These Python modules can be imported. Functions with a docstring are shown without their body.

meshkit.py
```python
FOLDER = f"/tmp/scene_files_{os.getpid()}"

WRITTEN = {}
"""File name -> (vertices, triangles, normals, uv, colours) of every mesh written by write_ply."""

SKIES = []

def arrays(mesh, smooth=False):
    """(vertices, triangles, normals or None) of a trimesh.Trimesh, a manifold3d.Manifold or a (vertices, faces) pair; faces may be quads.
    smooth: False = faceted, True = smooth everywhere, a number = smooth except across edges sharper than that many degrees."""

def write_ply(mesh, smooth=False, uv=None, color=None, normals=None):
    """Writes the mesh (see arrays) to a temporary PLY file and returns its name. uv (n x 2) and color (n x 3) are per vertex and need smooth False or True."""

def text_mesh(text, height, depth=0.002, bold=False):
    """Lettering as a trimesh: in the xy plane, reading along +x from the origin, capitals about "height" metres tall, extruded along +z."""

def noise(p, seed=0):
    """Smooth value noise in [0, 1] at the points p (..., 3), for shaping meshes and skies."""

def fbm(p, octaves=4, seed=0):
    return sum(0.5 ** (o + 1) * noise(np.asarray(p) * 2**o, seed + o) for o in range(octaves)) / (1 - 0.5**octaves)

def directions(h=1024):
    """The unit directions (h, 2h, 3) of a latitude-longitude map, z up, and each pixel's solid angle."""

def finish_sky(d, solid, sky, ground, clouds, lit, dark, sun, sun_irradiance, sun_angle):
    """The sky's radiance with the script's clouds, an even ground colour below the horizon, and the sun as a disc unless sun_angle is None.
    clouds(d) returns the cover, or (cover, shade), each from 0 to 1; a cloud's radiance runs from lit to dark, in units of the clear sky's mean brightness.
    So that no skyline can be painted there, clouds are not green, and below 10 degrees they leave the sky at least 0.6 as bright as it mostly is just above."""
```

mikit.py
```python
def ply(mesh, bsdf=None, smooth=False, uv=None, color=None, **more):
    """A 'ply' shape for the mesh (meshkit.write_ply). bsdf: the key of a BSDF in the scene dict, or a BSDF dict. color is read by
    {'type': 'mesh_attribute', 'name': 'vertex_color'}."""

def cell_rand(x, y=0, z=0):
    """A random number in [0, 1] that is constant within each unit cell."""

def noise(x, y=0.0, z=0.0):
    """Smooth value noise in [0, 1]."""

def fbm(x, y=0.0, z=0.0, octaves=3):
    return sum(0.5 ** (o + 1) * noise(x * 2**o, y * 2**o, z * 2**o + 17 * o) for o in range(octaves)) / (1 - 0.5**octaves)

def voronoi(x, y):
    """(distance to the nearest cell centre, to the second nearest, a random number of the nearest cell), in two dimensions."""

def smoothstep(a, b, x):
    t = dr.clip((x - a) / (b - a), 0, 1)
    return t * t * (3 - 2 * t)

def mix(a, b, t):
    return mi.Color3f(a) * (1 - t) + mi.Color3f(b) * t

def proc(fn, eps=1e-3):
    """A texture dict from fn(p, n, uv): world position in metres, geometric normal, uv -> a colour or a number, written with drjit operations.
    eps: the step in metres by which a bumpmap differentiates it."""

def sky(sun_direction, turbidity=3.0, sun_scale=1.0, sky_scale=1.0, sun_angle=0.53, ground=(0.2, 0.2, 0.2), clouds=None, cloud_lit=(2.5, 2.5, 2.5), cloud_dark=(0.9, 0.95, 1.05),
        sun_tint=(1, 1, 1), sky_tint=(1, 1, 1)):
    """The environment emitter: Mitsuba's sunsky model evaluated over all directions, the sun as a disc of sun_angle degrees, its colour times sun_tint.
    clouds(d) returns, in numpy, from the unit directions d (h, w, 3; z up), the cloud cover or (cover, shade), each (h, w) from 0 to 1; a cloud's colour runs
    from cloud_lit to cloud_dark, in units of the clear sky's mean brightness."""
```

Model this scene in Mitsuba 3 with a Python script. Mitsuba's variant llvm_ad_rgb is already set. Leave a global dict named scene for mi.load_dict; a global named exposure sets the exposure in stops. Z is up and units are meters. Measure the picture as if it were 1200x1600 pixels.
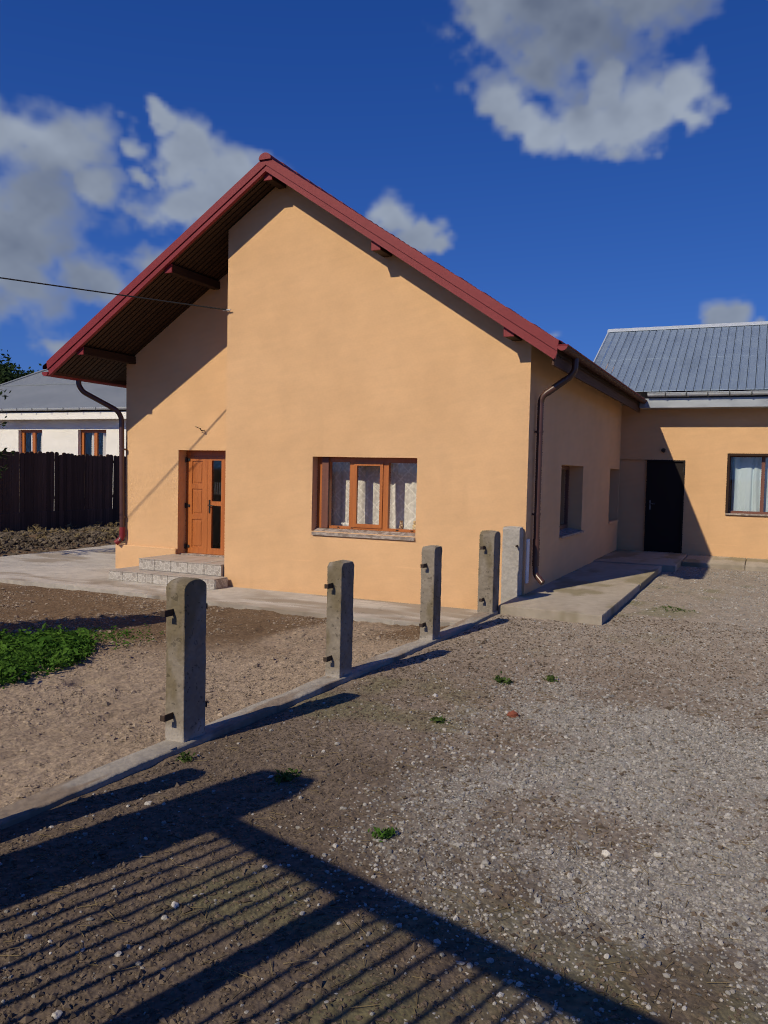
import math
import numpy as np
import trimesh
import drjit as dr
import mitsuba as mi
import mikit
import meshkit
from shapely.geometry import Polygon, box as sbox
from shapely.ops import unary_union

T = mi.ScalarTransform4f
scene, labels = {}, {}

# ------------------------------------------------------------------ camera
F, YAW, PITCH, ROLL = 1289.05, -0.42992, -0.0480, 0.022646
EYE = np.array([2.9243, -11.0426, 1.9027])
_cy, _sy, _cp, _sp = math.cos(YAW), math.sin(YAW), math.cos(PITCH), math.sin(PITCH)
_f = np.array([_sy * _cp, _cy * _cp, _sp]); _r = np.array([_cy, -_sy, 0]); _u = np.cross(_r, _f)
_up = -math.sin(ROLL) * _r + math.cos(ROLL) * _u
scene['camera'] = {'type': 'perspective', 'fov_axis': 'y', 'fov': math.degrees(2 * math.atan(800 / F)),
                   'near_clip': 0.05, 'far_clip': 3000.0,
                   'to_world': T().look_at(origin=EYE.tolist(), target=(EYE + _f).tolist(), up=_up.tolist())}

# ------------------------------------------------------------------ sky, sun, clouds, exposure
exposure = 1.42
SUN = (-0.30, -1.0, 0.71)
# azimuth (from +y, degrees), elevation, half widths, weight, greyness
CLOUDS = [(-14.0, 28.0, 5.6, 4.6, 1.0, .75), (-18.2, 28.8, 2.3, 2.6, 1.0, .35), (-10.0, 29.0, 6.5, 2.5, .95, .6), (-12.5, 33, 9, 4.5, 1.0, .6),
          (-17.0, 23.6, 2.1, 2.2, 1.05, .15), (-14.6, 22.1, 3.4, 1.5, 1.05, .1), (-11.0, 22.5, 3.8, 1.5, 1.05, .1), (-8.0, 22.7, 3.0, 1.9, 1.05, .0),
          (-5.3, 23.3, 1.8, 2.1, 1.0, .0), (-4.7, 22.0, 1.7, 1.0, .95, .05), (-10.6, 24.3, 2.0, 1.2, .9, .2),
          (-47.2, 19.6, 3.3, 1.9, 1.1, .2), (-44.0, 17.2, 2.0, 1.7, .95, .3), (-50.5, 19.0, 3.0, 2.3, 1.1, .3), (-48.5, 14.5, 5.2, 4.2, .9, .65),
          (-49.5, 11.0, 4.5, 3.0, .92, .5), (-43.5, 11.8, 4.2, 2.2, .78, .5), (-40.8, 11.0, 3.0, 2.2, .8, .35), (-46.0, 7.6, 3.2, 1.0, .75, .3), (-52, 15.5, 2.5, 2.5, 1.1, .1),
          (-39.9, 21.3, 1.1, 1.2, 1.0, .1), (-38.6, 19.8, 2.0, 1.8, 1.05, .1), (-36.0, 19.2, 3.0, 2.0, 1.1, .1), (-38.0, 16.8, 3.6, 1.6, 1.05, .3),
          (-42.2, 20.0, 1.7, .8, .75, .2), (-41.5, 18.6, 1.3, .9, .7, .2), (-34.0, 17.0, 3.5, 2.2, 1.05, .2), (-40.5, 13.0, 2.8, 1.5, .9, .3), (-35.5, 14.0, 4.0, 2.5, 1.0, .4),
          (-24.7, 16.8, 1.9, 1.1, 1.05, .1), (-22.6, 15.8, 1.9, 1.1, 1.05, .25), (-21.2, 14.9, 1.2, .8, 1.0, .3),
          (-3.1, 10.3, 1.9, .75, 1.05, .3), (-.3, 10.0, 1.4, .5, .75, .4), (-12.9, 9.6, 1.0, .35, .5, .3)]


def clouds(d):
    az = np.degrees(np.arctan2(d[..., 0], d[..., 1]))
    el = np.degrees(np.arcsin(np.clip(d[..., 2], -1, 1)))
    w1 = meshkit.fbm(d * 17, 4, 3) - .5
    w2 = meshkit.fbm(d * 17 + 31.7, 4, 9) - .5
    n = meshkit.fbm(d * 26, 6, 5) - .5
    m = meshkit.fbm(d * 70 + 5, 4, 8) - .5
    a, e = az + 5.0 * w1 + 1.2 * m, el + 3.6 * w2 + .8 * m
    field = np.full(az.shape, -3.0); grey = np.zeros(az.shape); tot = np.full(az.shape, 1e-6)
    for ca, ce, ra, re, wt, g in CLOUDS:
        v = wt - .78 * np.sqrt(((a - ca) / ra) ** 2 + ((e - ce) / re) ** 2)
        field = np.maximum(field, v)
        k = np.exp(np.clip(v, -3, 2) * 4); grey += k * g; tot += k
    grey /= tot
    # beyond the part in view the sky goes on with the same broken cumulus
    out = np.minimum(np.abs(az + 25), 360 - np.abs(az + 25)) - 32
    q = meshkit.fbm(d * np.array([3.2, 3.2, 6.0]) + 9, 5, 12)
    other = (q - .70) * 5 - .15
    mixo = np.clip(np.maximum(out / 8, (el - 36) / 8), 0, 1)
    field = np.where(mixo > 0, np.maximum(field, other - (1 - mixo) * 2), field)
    f2 = field + 1.0 * n + .25 * m
    s = np.clip((f2 - .02) / .62, 0, 1)
    cover = s * s * (3 - 2 * s)
    shade = np.clip(grey * 1.05 + .9 * n - .55 * w1 + .04, 0, 1) * np.clip(.25 + cover, 0, 1)
    # thin haze that whitens the sky evenly towards the horizon, all round
    haze = .19 * np.exp(-np.maximum(el, 0) / 9.0)
    return np.clip(cover * .96 + haze * (1 - cover), 0, 1), shade * cover / np.maximum(cover + haze, 1e-6)


scene['sky'] = mikit.sky(SUN, turbidity=3.0, clouds=clouds, cloud_lit=(2.55, 2.95, 3.6), cloud_dark=(.95, 1.18, 1.7), sky_tint=(.12, .375, 1.0), sun_tint=(.97, 1.05, 1.10), ground=(.17, .14, .11))

# ------------------------------------------------------------------ materials
noise, fbm, voronoi, smoothstep, mix, proc = mikit.noise, mikit.fbm, mikit.voronoi, mikit.smoothstep, mikit.mix, mikit.proc


def mat(name, color, rough=.7, metallic=0., bump=None, bs=1.0, spec=.4, eps=2e-3, **more):
    b = {'type': 'principled', 'base_color': proc(color) if callable(color) else {'type': 'rgb', 'value': list(color)},
         'roughness': proc(rough) if callable(rough) else rough, 'metallic': metallic, 'specular': spec, **more}
    if bump is not None:
        b = {'type': 'bumpmap', 'bumpnode': proc(bump, eps), 'scale': bs, 'bsdf': b}
    scene[name] = {'type': 'twosided', 'bsdf': b}
    return name


def c_plaster(p, n, uv):
    h = p.x + p.y * .83
    big = fbm(h * .7, p.z * .9, 3.1, 4)
    mid = fbm(h * 3.1 + 7, p.z * 2.3, p.y, 4)
    fine = noise(p.x * 60, p.y * 60, p.z * 60)
    drip = smoothstep(.62, .85, noise(h * 9, p.z * .8, 5)) * smoothstep(.5, .8, noise(h * 1.3, p.z * 1.1, 9))
    patch = smoothstep(.56, .62, fbm(h * 1.6 + 3, p.z * 1.9, 8, 3)) * .5
    low = smoothstep(.75, .0, p.z) * fbm(h * 2, p.z * 6, 2, 3)
    c = mix((.600, .372, .198), (.650, .415, .232), big)
    c = c * (.93 + .14 * mid) * (.97 + .06 * fine) * (1 - .03 * drip) * (1 - .025 * patch)
    front = smoothstep(-.2, -.8, n.y)
    zl = p.z - .52 + .02 * (noise(h * .8, 2, 2) - .5)
    joint = smoothstep(.012, .002, dr.abs(zl)) * smoothstep(.42, .62, noise(h * 1.7, 6, 1)) * front
    trowel = fbm(h * 2.2 + 2.5 * p.z, p.z * 16 - h * 3, 4, 3)
    splash = smoothstep(.38, .0, p.z + .16 * noise(h * 5, 1, 1)) * fbm(h * 7, p.z * 9, 1, 3)
    c = c * (.965 + .07 * trowel) * (1 + .07 * joint)
    return mix(c, c * mi.Color3f(.80, .76, .74), low * .22 + splash * .42)


def b_plaster(p, n, uv):
    h = p.x + p.y * .83
    return .005 * fbm(p.x * 3.0, p.y * 3.0, p.z * 3.0, 3) + .0016 * noise(p.x * 28, p.y * 28, p.z * 28) + .0022 * fbm(h * 2.2 + 2.5 * p.z, p.z * 16 - h * 3, 4, 3)


mat('plaster', c_plaster, .85, bump=b_plaster, spec=.25, eps=6e-3)
mat('white_plaster', lambda p, n, uv: mix((.70, .69, .67), (.80, .79, .77), fbm(p.x * 1.5, p.y, p.z * 2.5, 4)), .85, bump=b_plaster, spec=.2, eps=8e-3)


def c_red(p, n, uv):
    w = fbm(p.x * 3, p.y * 3, p.z * 3, 4)
    return mix((.165, .017, .024), (.225, .029, .038), w) * (.96 + .08 * noise(p.x * 30, p.y * 8, p.z * 30))


mat('red_paint', c_red, .5, spec=.25, bump=lambda p, n, uv: .0035 * fbm(p.x * 2.6, p.y * 6, p.z * 2.6, 3), eps=8e-3)
mat('red_tile', lambda p, n, uv: c_red(p, n, uv) * .55, .55, spec=.25)


def grain(p, ax=0):
    a, b, c = (p.x, p.y, p.z) if ax == 0 else (p.y, p.x, p.z) if ax == 1 else (p.z, p.x, p.y)
    return fbm(a * 2.5, b * 45, c * 45, 4)


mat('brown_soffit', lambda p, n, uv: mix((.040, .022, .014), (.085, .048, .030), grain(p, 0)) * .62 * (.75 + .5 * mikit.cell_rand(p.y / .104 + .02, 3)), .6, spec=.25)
mat('brown_wood', lambda p, n, uv: mix((.055, .028, .020), (.10, .055, .040), grain(p, 1)), .7, spec=.2)
mat('dark_wood', lambda p, n, uv: mix((.020, .011, .008), (.045, .024, .016), grain(p, 1)), .7, spec=.2)


def c_door(p, n, uv):
    g = grain(p, 2)
    return mix((.30, .085, .020), (.44, .150, .038), g) * (.9 + .2 * noise(p.x * 9, p.y * 9, p.z * 1.2))


mat('orange_wood', c_door, .38, spec=.5, bump=lambda p, n, uv: .0012 * grain(p, 2), eps=3e-3)
mat('purple_brown', lambda p, n, uv: mix((.13, .050, .036), (.18, .078, .056), grain(p, 2)), .42)
mat('black_door', (.020, .016, .016), .7, spec=.12)
mat('pipe_brown', lambda p, n, uv: mix((.060, .026, .022), (.085, .040, .034), fbm(p.x * 5, p.y * 5, p.z * 5, 3)), .32, spec=.5, clearcoat=.3)
mat('gutter_brown', lambda p, n, uv: mix((.045, .020, .017), (.070, .030, .026), fbm(p.x * 5, p.y * 5, p.z * 5, 3)), .6, spec=.2)
mat('iron', lambda p, n, uv: mix((.018, .015, .013), (.055, .030, .020), fbm(p.x * 40, p.y * 40, p.z * 40, 3)), .7, spec=.4)
mat('black_iron', (.012, .012, .013), .45)


def c_galv(p, n, uv):
    s = fbm(p.x * 5, p.y * 5, p.z * 5, 4)
    v = voronoi(p.x * 26 + p.z * 9, p.y * 26 + p.z * 17)[2]
    st = smoothstep(.6, .8, noise(p.x * 7, p.y * .9, p.z * .9))
    return mix((.232, .308, .420), (.288, .372, .492), s) * (.97 + .06 * v) * (1 - .10 * st)


mat('galv_roof', c_galv, lambda p, n, uv: .38 + .22 * fbm(p.x * 4, p.y * 4, p.z * 4, 3), .45, spec=.5,
    bump=lambda p, n, uv: .003 * fbm(p.x * 3.2, p.y * 1.6, p.z * 1.6, 3), eps=8e-3)
mat('galv_fascia', lambda p, n, uv: mix((.27, .30, .345), (.35, .385, .43), smoothstep(.3, .7, fbm(p.x * 2.4, p.y * 3, p.z * 3, 4))), .42, .35)
mat('galv_bright', lambda p, n, uv: mix((.42, .47, .54), (.56, .61, .68), fbm(p.x * 6, p.y * 9, p.z * 9, 4)), .36, .18,
    bump=lambda p, n, uv: .004 * fbm(p.x * 4, p.y * 4, p.z * 4, 3), eps=8e-3)
mat('galv_dark', lambda p, n, uv: mix((.12, .13, .14), (.2, .21, .22), fbm(p.x * 9, p.y * 9, p.z * 9, 3)), .45, .5)
mat('old_roof', lambda p, n, uv: mix((.165, .190, .228), (.225, .250, .290), fbm(p.x * 1.2, p.y * 1.2, p.z * 2, 4)) * (1 - .2 * smoothstep(.965, .985, noise(p.x * .9 + p.y * .6, 3, 1))), .6, .25)


def c_conc(p, n, uv):
    a = fbm(p.x * 1.3, p.y * 2.6, p.z, 4)
    b = fbm(p.x * 11, p.y * 11, p.z * 11, 4)
    st = smoothstep(.52, .72, fbm(p.x * .8 + 5, p.y * 2.4, 2, 4))
    crack = smoothstep(.02, .0, dr.abs(fbm(p.x * .9, p.y * .9, 4, 4) - .5)) * smoothstep(.5, .6, noise(p.x * .5, p.y * .5, 3))
    c = mix((.30, .275, .245), (.43, .40, .365), a) * (.86 + .28 * b)
    return mix(c, mi.Color3f(.215, .175, .135), st * .75) * (1 - .14 * crack)


mat('concrete', c_conc, .88, spec=.2, bump=lambda p, n, uv: .008 * fbm(p.x * 5, p.y * 5, p.z * 5, 4), eps=6e-3)


def c_slab(p, n, uv):
    a = fbm(p.x * 4, p.y * 1.0, p.z, 4)
    b = fbm(p.x * 12, p.y * 12, p.z * 12, 4)
    moss = smoothstep(.45, .65, fbm(p.x * 2.4 + 3, p.y * 1.2, 7, 4))
    c = mix((.23, .195, .155), (.36, .32, .27), a) * (.84 + .32 * b)
    return mix(c, mi.Color3f(.17, .145, .085), moss * .7)


mat('slab_concrete', c_slab, .88, spec=.2, bump=lambda p, n, uv: .008 * fbm(p.x * 5, p.y * 5, p.z * 5, 4), eps=6e-3)


def c_post(p, n, uv):
    a = fbm(p.x * 9, p.y * 9, p.z * 4, 4)
    b = fbm(p.x * 45, p.y * 45, p.z * 45, 3)
    lichen = smoothstep(.42, .62, fbm(p.x * 7 + p.y * 3, p.y * 2, p.z * 2.2, 4)) * smoothstep(.2, .42, p.z)
    pit = smoothstep(.66, .74, fbm(p.x * 37 + p.z * 5, p.y * 41 + p.x * 7, p.z * 33 + p.y * 9, 3)) * .8
    c = mix((.180, .154, .124), (.268, .235, .196), a) * (.78 + .44 * b)
    c = mix(c, mi.Color3f(.135, .108, .060), lichen * .72)
    fresh = smoothstep(.20, .13, p.z + .12 * (noise(p.x * 9, p.y * 9, p.z * 5) - .5))
    c = mix(c, mi.Color3f(.36, .33, .30), fresh * .85)
    return c * (1 - .5 * pit)


mat('post_concrete', c_post, .9, spec=.15, bump=lambda p, n, uv: .012 * fbm(p.x * 22, p.y * 22, p.z * 22, 4), eps=3e-3)
mat('pale_concrete', lambda p, n, uv: mix((.27, .255, .235), (.41, .39, .365), fbm(p.x * 7, p.y * 7, p.z * 5, 4)) * (.8 + .4 * fbm(p.x * 40, p.y * 40, p.z * 40, 3)), .9, spec=.15,
    bump=lambda p, n, uv: .012 * fbm(p.x * 20, p.y * 20, p.z * 20, 4), eps=3e-3)


def c_step(p, n, uv):
    f, s, w = voronoi((p.x + .37 * p.y) * 15, p.z * 15 + p.y * 15)
    joint = smoothstep(.16, .05, s - f)
    base = mix((.31, .285, .26), (.43, .40, .37), w)
    base = mix(base, mi.Color3f(.23, .20, .18), smoothstep(.75, .8, w) * .7)
    return mix(base, mi.Color3f(.50, .47, .44), joint * .85) * (.9 + .2 * noise(p.x * 40, p.y * 40, p.z * 40))


mat('mosaic_tile', c_step, .55, spec=.35)
mat('tread_tile', lambda p, n, uv: mix((.29, .25, .22), (.40, .36, .33), fbm(p.x * 6, p.y * 6, p.z * 6, 4)), .5, spec=.35)
mat('sill_stone', lambda p, n, uv: mix((.20, .160, .138), (.38, .33, .30), smoothstep(.3, .7, fbm(p.x * 22, p.y * 22, p.z * 22, 3))), .5)
mat('fence_wood', lambda p, n, uv: mix((.056, .032, .021), (.135, .080, .054), grain(p, 2)) * (.6 + .8 * mikit.cell_rand(p.y / .15 + .02, 5)), .8, spec=.2)
mat('white_plastic', (.74, .74, .73), .45)
mat('white_paint', lambda p, n, uv: mix((.70, .69, .67), (.80, .79, .77), fbm(p.x * 2, p.y * 2, p.z * 6, 3)), .6)
mat('cable_rubber', (.02, .02, .022), .5)
mat('bark', lambda p, n, uv: mix((.05, .038, .028), (.12, .095, .07), fbm(p.x * 20, p.y * 20, p.z * 6, 3)), .9)
mat('gate_steel', (.05, .05, .055), .45)
mat('room_dark', (.10, .085, .07), .9)
scene['glass'] = {'type': 'thindielectric', 'int_ior': 1.5}


def leafmat(name, c0, c1, k):
    col = proc(lambda p, n, uv: mix(c0, c1, noise(p.x * k, p.y * k, p.z * k)) * (.7 + .6 * noise(p.x * 40, p.y * 40, p.z * 40)))
    scene[name] = {'type': 'principledthin', 'base_color': col, 'roughness': .55, 'diff_trans': .7}
    return name


leafmat('weed_leaf', (.034, .100, .017), (.115, .230, .040), 5)
leafmat('tuft_leaf', (.045, .085, .022), (.115, .165, .050), 9)
leafmat('tree_leaf', (.018, .038, .016), (.050, .080, .034), 1.3)
leafmat('young_leaf', (.015, .030, .012), (.040, .060, .025), 4)
leafmat('dry_grass', (.20, .15, .08), (.32, .26, .15), 6)


def lace(p, n, uv):
    h, v = p.x + .05 * (noise(p.x * 3, p.z * 3, 1) - .5) + .6 * p.y, p.z + .05 * (noise(p.x * 3, p.z * 3, 7) - .5)
    d1 = dr.abs((h * 3.6 + v * 3.6) - dr.floor(h * 3.6 + v * 3.6) - .5)
    d2 = dr.abs((h * 3.6 - v * 3.6) - dr.floor(h * 3.6 - v * 3.6) - .5)
    dia = smoothstep(.44, .49, dr.maximum(d1, d2))
    fl = smoothstep(.45, .2, voronoi(h * 16, v * 16)[0]) * .5
    wv = fbm(h * 9, v * 3, 2, 3)
    return mix((.54, .525, .50), (.74, .73, .70), dr.minimum(dia * (.35 + .9 * wv) + fl, 1))


mat('lace', lace, .9, spec=.1)
mat('blue_white_cloth', lambda p, n, uv: mix((.40, .50, .57), (.50, .60, .66), fbm(p.x * 6, p.y * 3, p.z, 3)), .9, spec=.1)
mat('white_cloth', (.62, .60, .57), .9, spec=.1)
mat('stone_vc', (.3, .3, .3), .85)
scene['stone_vc']['bsdf']['base_color'] = {'type': 'mesh_attribute', 'name': 'vertex_color'}
scene['stone_vc']['bsdf']['specular'] = .25
mat('figure_white', (.60, .60, .58), .4)
mat('figure_brown', lambda p, n, uv: mix((.16, .07, .03), (.60, .48, .30), smoothstep(.4, .6, noise(p.x * 55, p.y * 55, p.z * 55))), .4)
mat('figure_yellow', lambda p, n, uv: mix((.55, .38, .16), (.62, .56, .42), smoothstep(.4, .6, noise(p.x * 50, p.y * 50, p.z * 50))), .4)
mat('brick_red', (.20, .060, .035), .9)

# ------------------------------------------------------------------ helpers
taken = set(scene)


def numbered(k):
    n, i = k, 0
    while n in taken:
        i += 1
        n = f'{k}_{i:03d}'
    taken.add(n)
    return n


def tag(k, label, cat=None, group=None, kind=None):
    d = {'label': label}
    if cat: d['category'] = cat
    if group: d['group'] = group
    if kind: d['kind'] = kind
    labels[k] = d


def thing(name, label, cat, group=None):
    k = numbered(name)
    tag(k, label, cat, group)
    return k


def part(parent, name, mesh, m, smooth=False, label=None, kind=None, **kw):
    k = numbered(f'{parent}__{name}')
    scene[k] = mikit.ply(mesh, m, smooth, **kw)
    if label or kind:
        labels[k] = {a: b for a, b in (('label', label), ('kind', kind)) if b}
    return k


def single(name, mesh, m, label, cat=None, smooth=False, group=None, kind=None, **kw):
    k = numbered(name)
    scene[k] = mikit.ply(mesh, m, smooth, **kw)
    tag(k, label, cat, group, kind)
    return k


def cat(*ms):
    return trimesh.util.concatenate([m for m in ms])


def bx(x0, x1, y0, y1, z0, z1, b=0.):
    x0, x1 = min(x0, x1), max(x0, x1); y0, y1 = min(y0, y1), max(y0, y1); z0, z1 = min(z0, z1), max(z0, z1)
    if b <= 0:
        m = trimesh.creation.box((x1 - x0, y1 - y0, z1 - z0))
        m.apply_translation(((x0 + x1) / 2, (y0 + y1) / 2, (z0 + z1) / 2))
        return m
    pts = []
    for sx, cx in ((1, x0), (-1, x1)):
        for sy, cy in ((1, y0), (-1, y1)):
            for sz, cz in ((1, z0), (-1, z1)):
                for o in ((0, b, b), (b, 0, b), (b, b, 0)):
                    pts.append((cx + sx * o[0], cy + sy * o[1], cz + sz * o[2]))
    return trimesh.convex.convex_hull(np.array(pts))


def ext_xz(poly, y0, y1):
    """polygon given in (x, z), extruded along y"""
    ms = []
    for g in getattr(poly, 'geoms', [poly]):
        m = trimesh.creation.extrude_polygon(g, abs(y1 - y0), engine='earcut')
        v = m.vertices
        ms.append(trimesh.Trimesh(np.c_[v[:, 0], min(y0, y1) + v[:, 2], v[:, 1]], m.faces[:, ::-1], process=False))
    return cat(*ms)


def ext_yz(poly, x0, x1):
    ms = []
    for g in getattr(poly, 'geoms', [poly]):
        m = trimesh.creation.extrude_polygon(g, abs(x1 - x0), engine='earcut')
        v = m.vertices
        ms.append(trimesh.Trimesh(np.c_[min(x0, x1) + v[:, 2], v[:, 0], v[:, 1]], m.faces, process=False))
    return cat(*ms)


def ext_xy(poly, z0, z1):
    ms = []
    for g in getattr(poly, 'geoms', [poly]):
        m = trimesh.creation.extrude_polygon(g, z1 - z0, engine='earcut')
        m.apply_translation((0, 0, z0)); ms.append(m)
    return cat(*ms)


def tube(path, r, n=12, caps=True):
    P = np.asarray(path, float); K = len(P)
    r = np.broadcast_to(r, K)
    t = np.gradient(P, axis=0); t /= np.linalg.norm(t, axis=1, keepdims=True)
    a = np.cross(t[0], [.13, .27, .95]); a /= np.linalg.norm(a)
    ang = np.arange(n) * 2 * np.pi / n
    V = []
    for i in range(K):
        a = a - t[i] * (a @ t[i]); a /= np.linalg.norm(a)
        b = np.cross(t[i], a)
        V.append(P[i] + r[i] * (np.cos(ang)[:, None] * a + np.sin(ang)[:, None] * b))
    V = np.vstack(V); Fc = []
    for i in range(K - 1):
        for j in range(n):
            k = (j + 1) % n
            Fc += [(i * n + j, i * n + k, (i + 1) * n + k), (i * n + j, (i + 1) * n + k, (i + 1) * n + j)]
    if caps:
        for base, o in ((0, -1), ((K - 1) * n, 1)):
            for j in range(1, n - 1):
                Fc.append((base, base + j, base + j + 1)[::o])
    return trimesh.Trimesh(V, Fc, process=False)


def bend(pts, rad=.1, n=6):
    """polyline with rounded corners"""
    P = [np.array(p, float) for p in pts]; out = [P[0]]
    for a, b, c in zip(P, P[1:], P[2:]):
        l = min(rad, np.linalg.norm(b - a) * .45, np.linalg.norm(c - b) * .45)
        s, e = b + (a - b) / np.linalg.norm(a - b) * l, b + (c - b) / np.linalg.norm(c - b) * l
        for i in range(n + 1):
            u = i / n
            out.append((1 - u) ** 2 * s + 2 * u * (1 - u) * b + u * u * e)
    out.append(P[-1])
    return np.array(out)


# ------------------------------------------------------------------ ground
def fx(y):
    return np.interp(y, [-10.6, -8.8, -6.72, -4.79, -2.89, -1.2], [-.60, -.56, -.455, -.33, -.215, -.08])          # x of the fence line's right face


def S(a, b, x):
    t = np.clip((x - a) / (b - a), 0, 1)
    return t * t * (3 - 2 * t)


def ground_z(x, y, rough=True):
    x, y = np.asarray(x, float), np.asarray(y, float)
    drive = np.interp(y, [-12, -6, -4, -2.5, -1.2, 3, 6, 20], [.055, .062, .082, .098, .155, .168, .175, .2])
    gard = np.full(x.shape, -.05) + .07 * S(1.2, .0, np.abs(x - fx(y)))
    w = S(-.17, .05, x - fx(y)) * S(.1, -.2, y - .6 + 0 * x) + S(-.2, .2, x) * S(-.2, .1, y - .6)
    z = gard * (1 - w) + drive * w
    amp = .016 * (1 - w) + .009 * w
    p = np.stack([x, y, 0 * x], -1)
    if rough:
        z = z + amp * (meshkit.fbm(p * 2.1, 3, 2) - .5) * 2 + amp * .9 * (meshkit.fbm(p * 11, 3, 4) - .5) * 2
        z = z + .012 * (1 - w) * S(.55, .8, meshkit.noise(p * 14, 6))
        # small hollow and furrow in the garden
        z = z - .09 * np.exp(-(((x + 2.62) / .10) ** 2 + ((y + 5.45) / .13) ** 2))
        z = z - .025 * np.exp(-((y + 5.62 - .25 * (x + 2.6)) / .06) ** 2) * S(-4.2, -3.6, x) * S(-2.5, -2.9, x)
    # dug earth heaped between the pad and the board fence
    h = S(-11.35, -12.1, x) * S(-15.3, -14.2, x) * S(-6, -2.5, y) * S(14, 12, y)
    z = z + h * (.07 + .22 * (meshkit.fbm(p * .9, 3, 11)) + .16 * (meshkit.fbm(p * 4.2, 4, 13) - .5)) - S(-11.35, -11.6, x) * 0
    # under the concrete the soil stays low
    pad = S(-11.3, -11.1, x) * S(-.35, -.55, x) * S(-1.42, -1.2, y) * S(13, 12, y)
    z = z * (1 - pad) - .12 * pad
    far = S(25, 60, np.hypot(x, y))
    return z * (1 - far) - .05 * far


def axis(lo, hi, step, far, grow=1.16):
    a = list(np.arange(lo, hi, step)); s = step
    while a[-1] < far:
        s *= grow; a.append(a[-1] + s)
    s = step; b = [lo]
    while b[-1] > -far:
        s *= grow; b.append(b[-1] - s)
    return np.array(b[:0:-1] + a)


gx, gy = axis(-5.3, 3.7, .035, 900, 1.07), axis(-9.6, -.6, .035, 900, 1.06)
GX, GY = np.meshgrid(gx, gy, indexing='ij')
GZ = ground_z(GX, GY)
nx, ny = len(gx), len(gy)
ii = (np.arange(nx - 1)[:, None] * ny + np.arange(ny - 1)[None]).ravel()
gf = np.vstack([np.c_[ii, ii + ny, ii + ny + 1], np.c_[ii, ii + ny + 1, ii + 1]])


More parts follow.
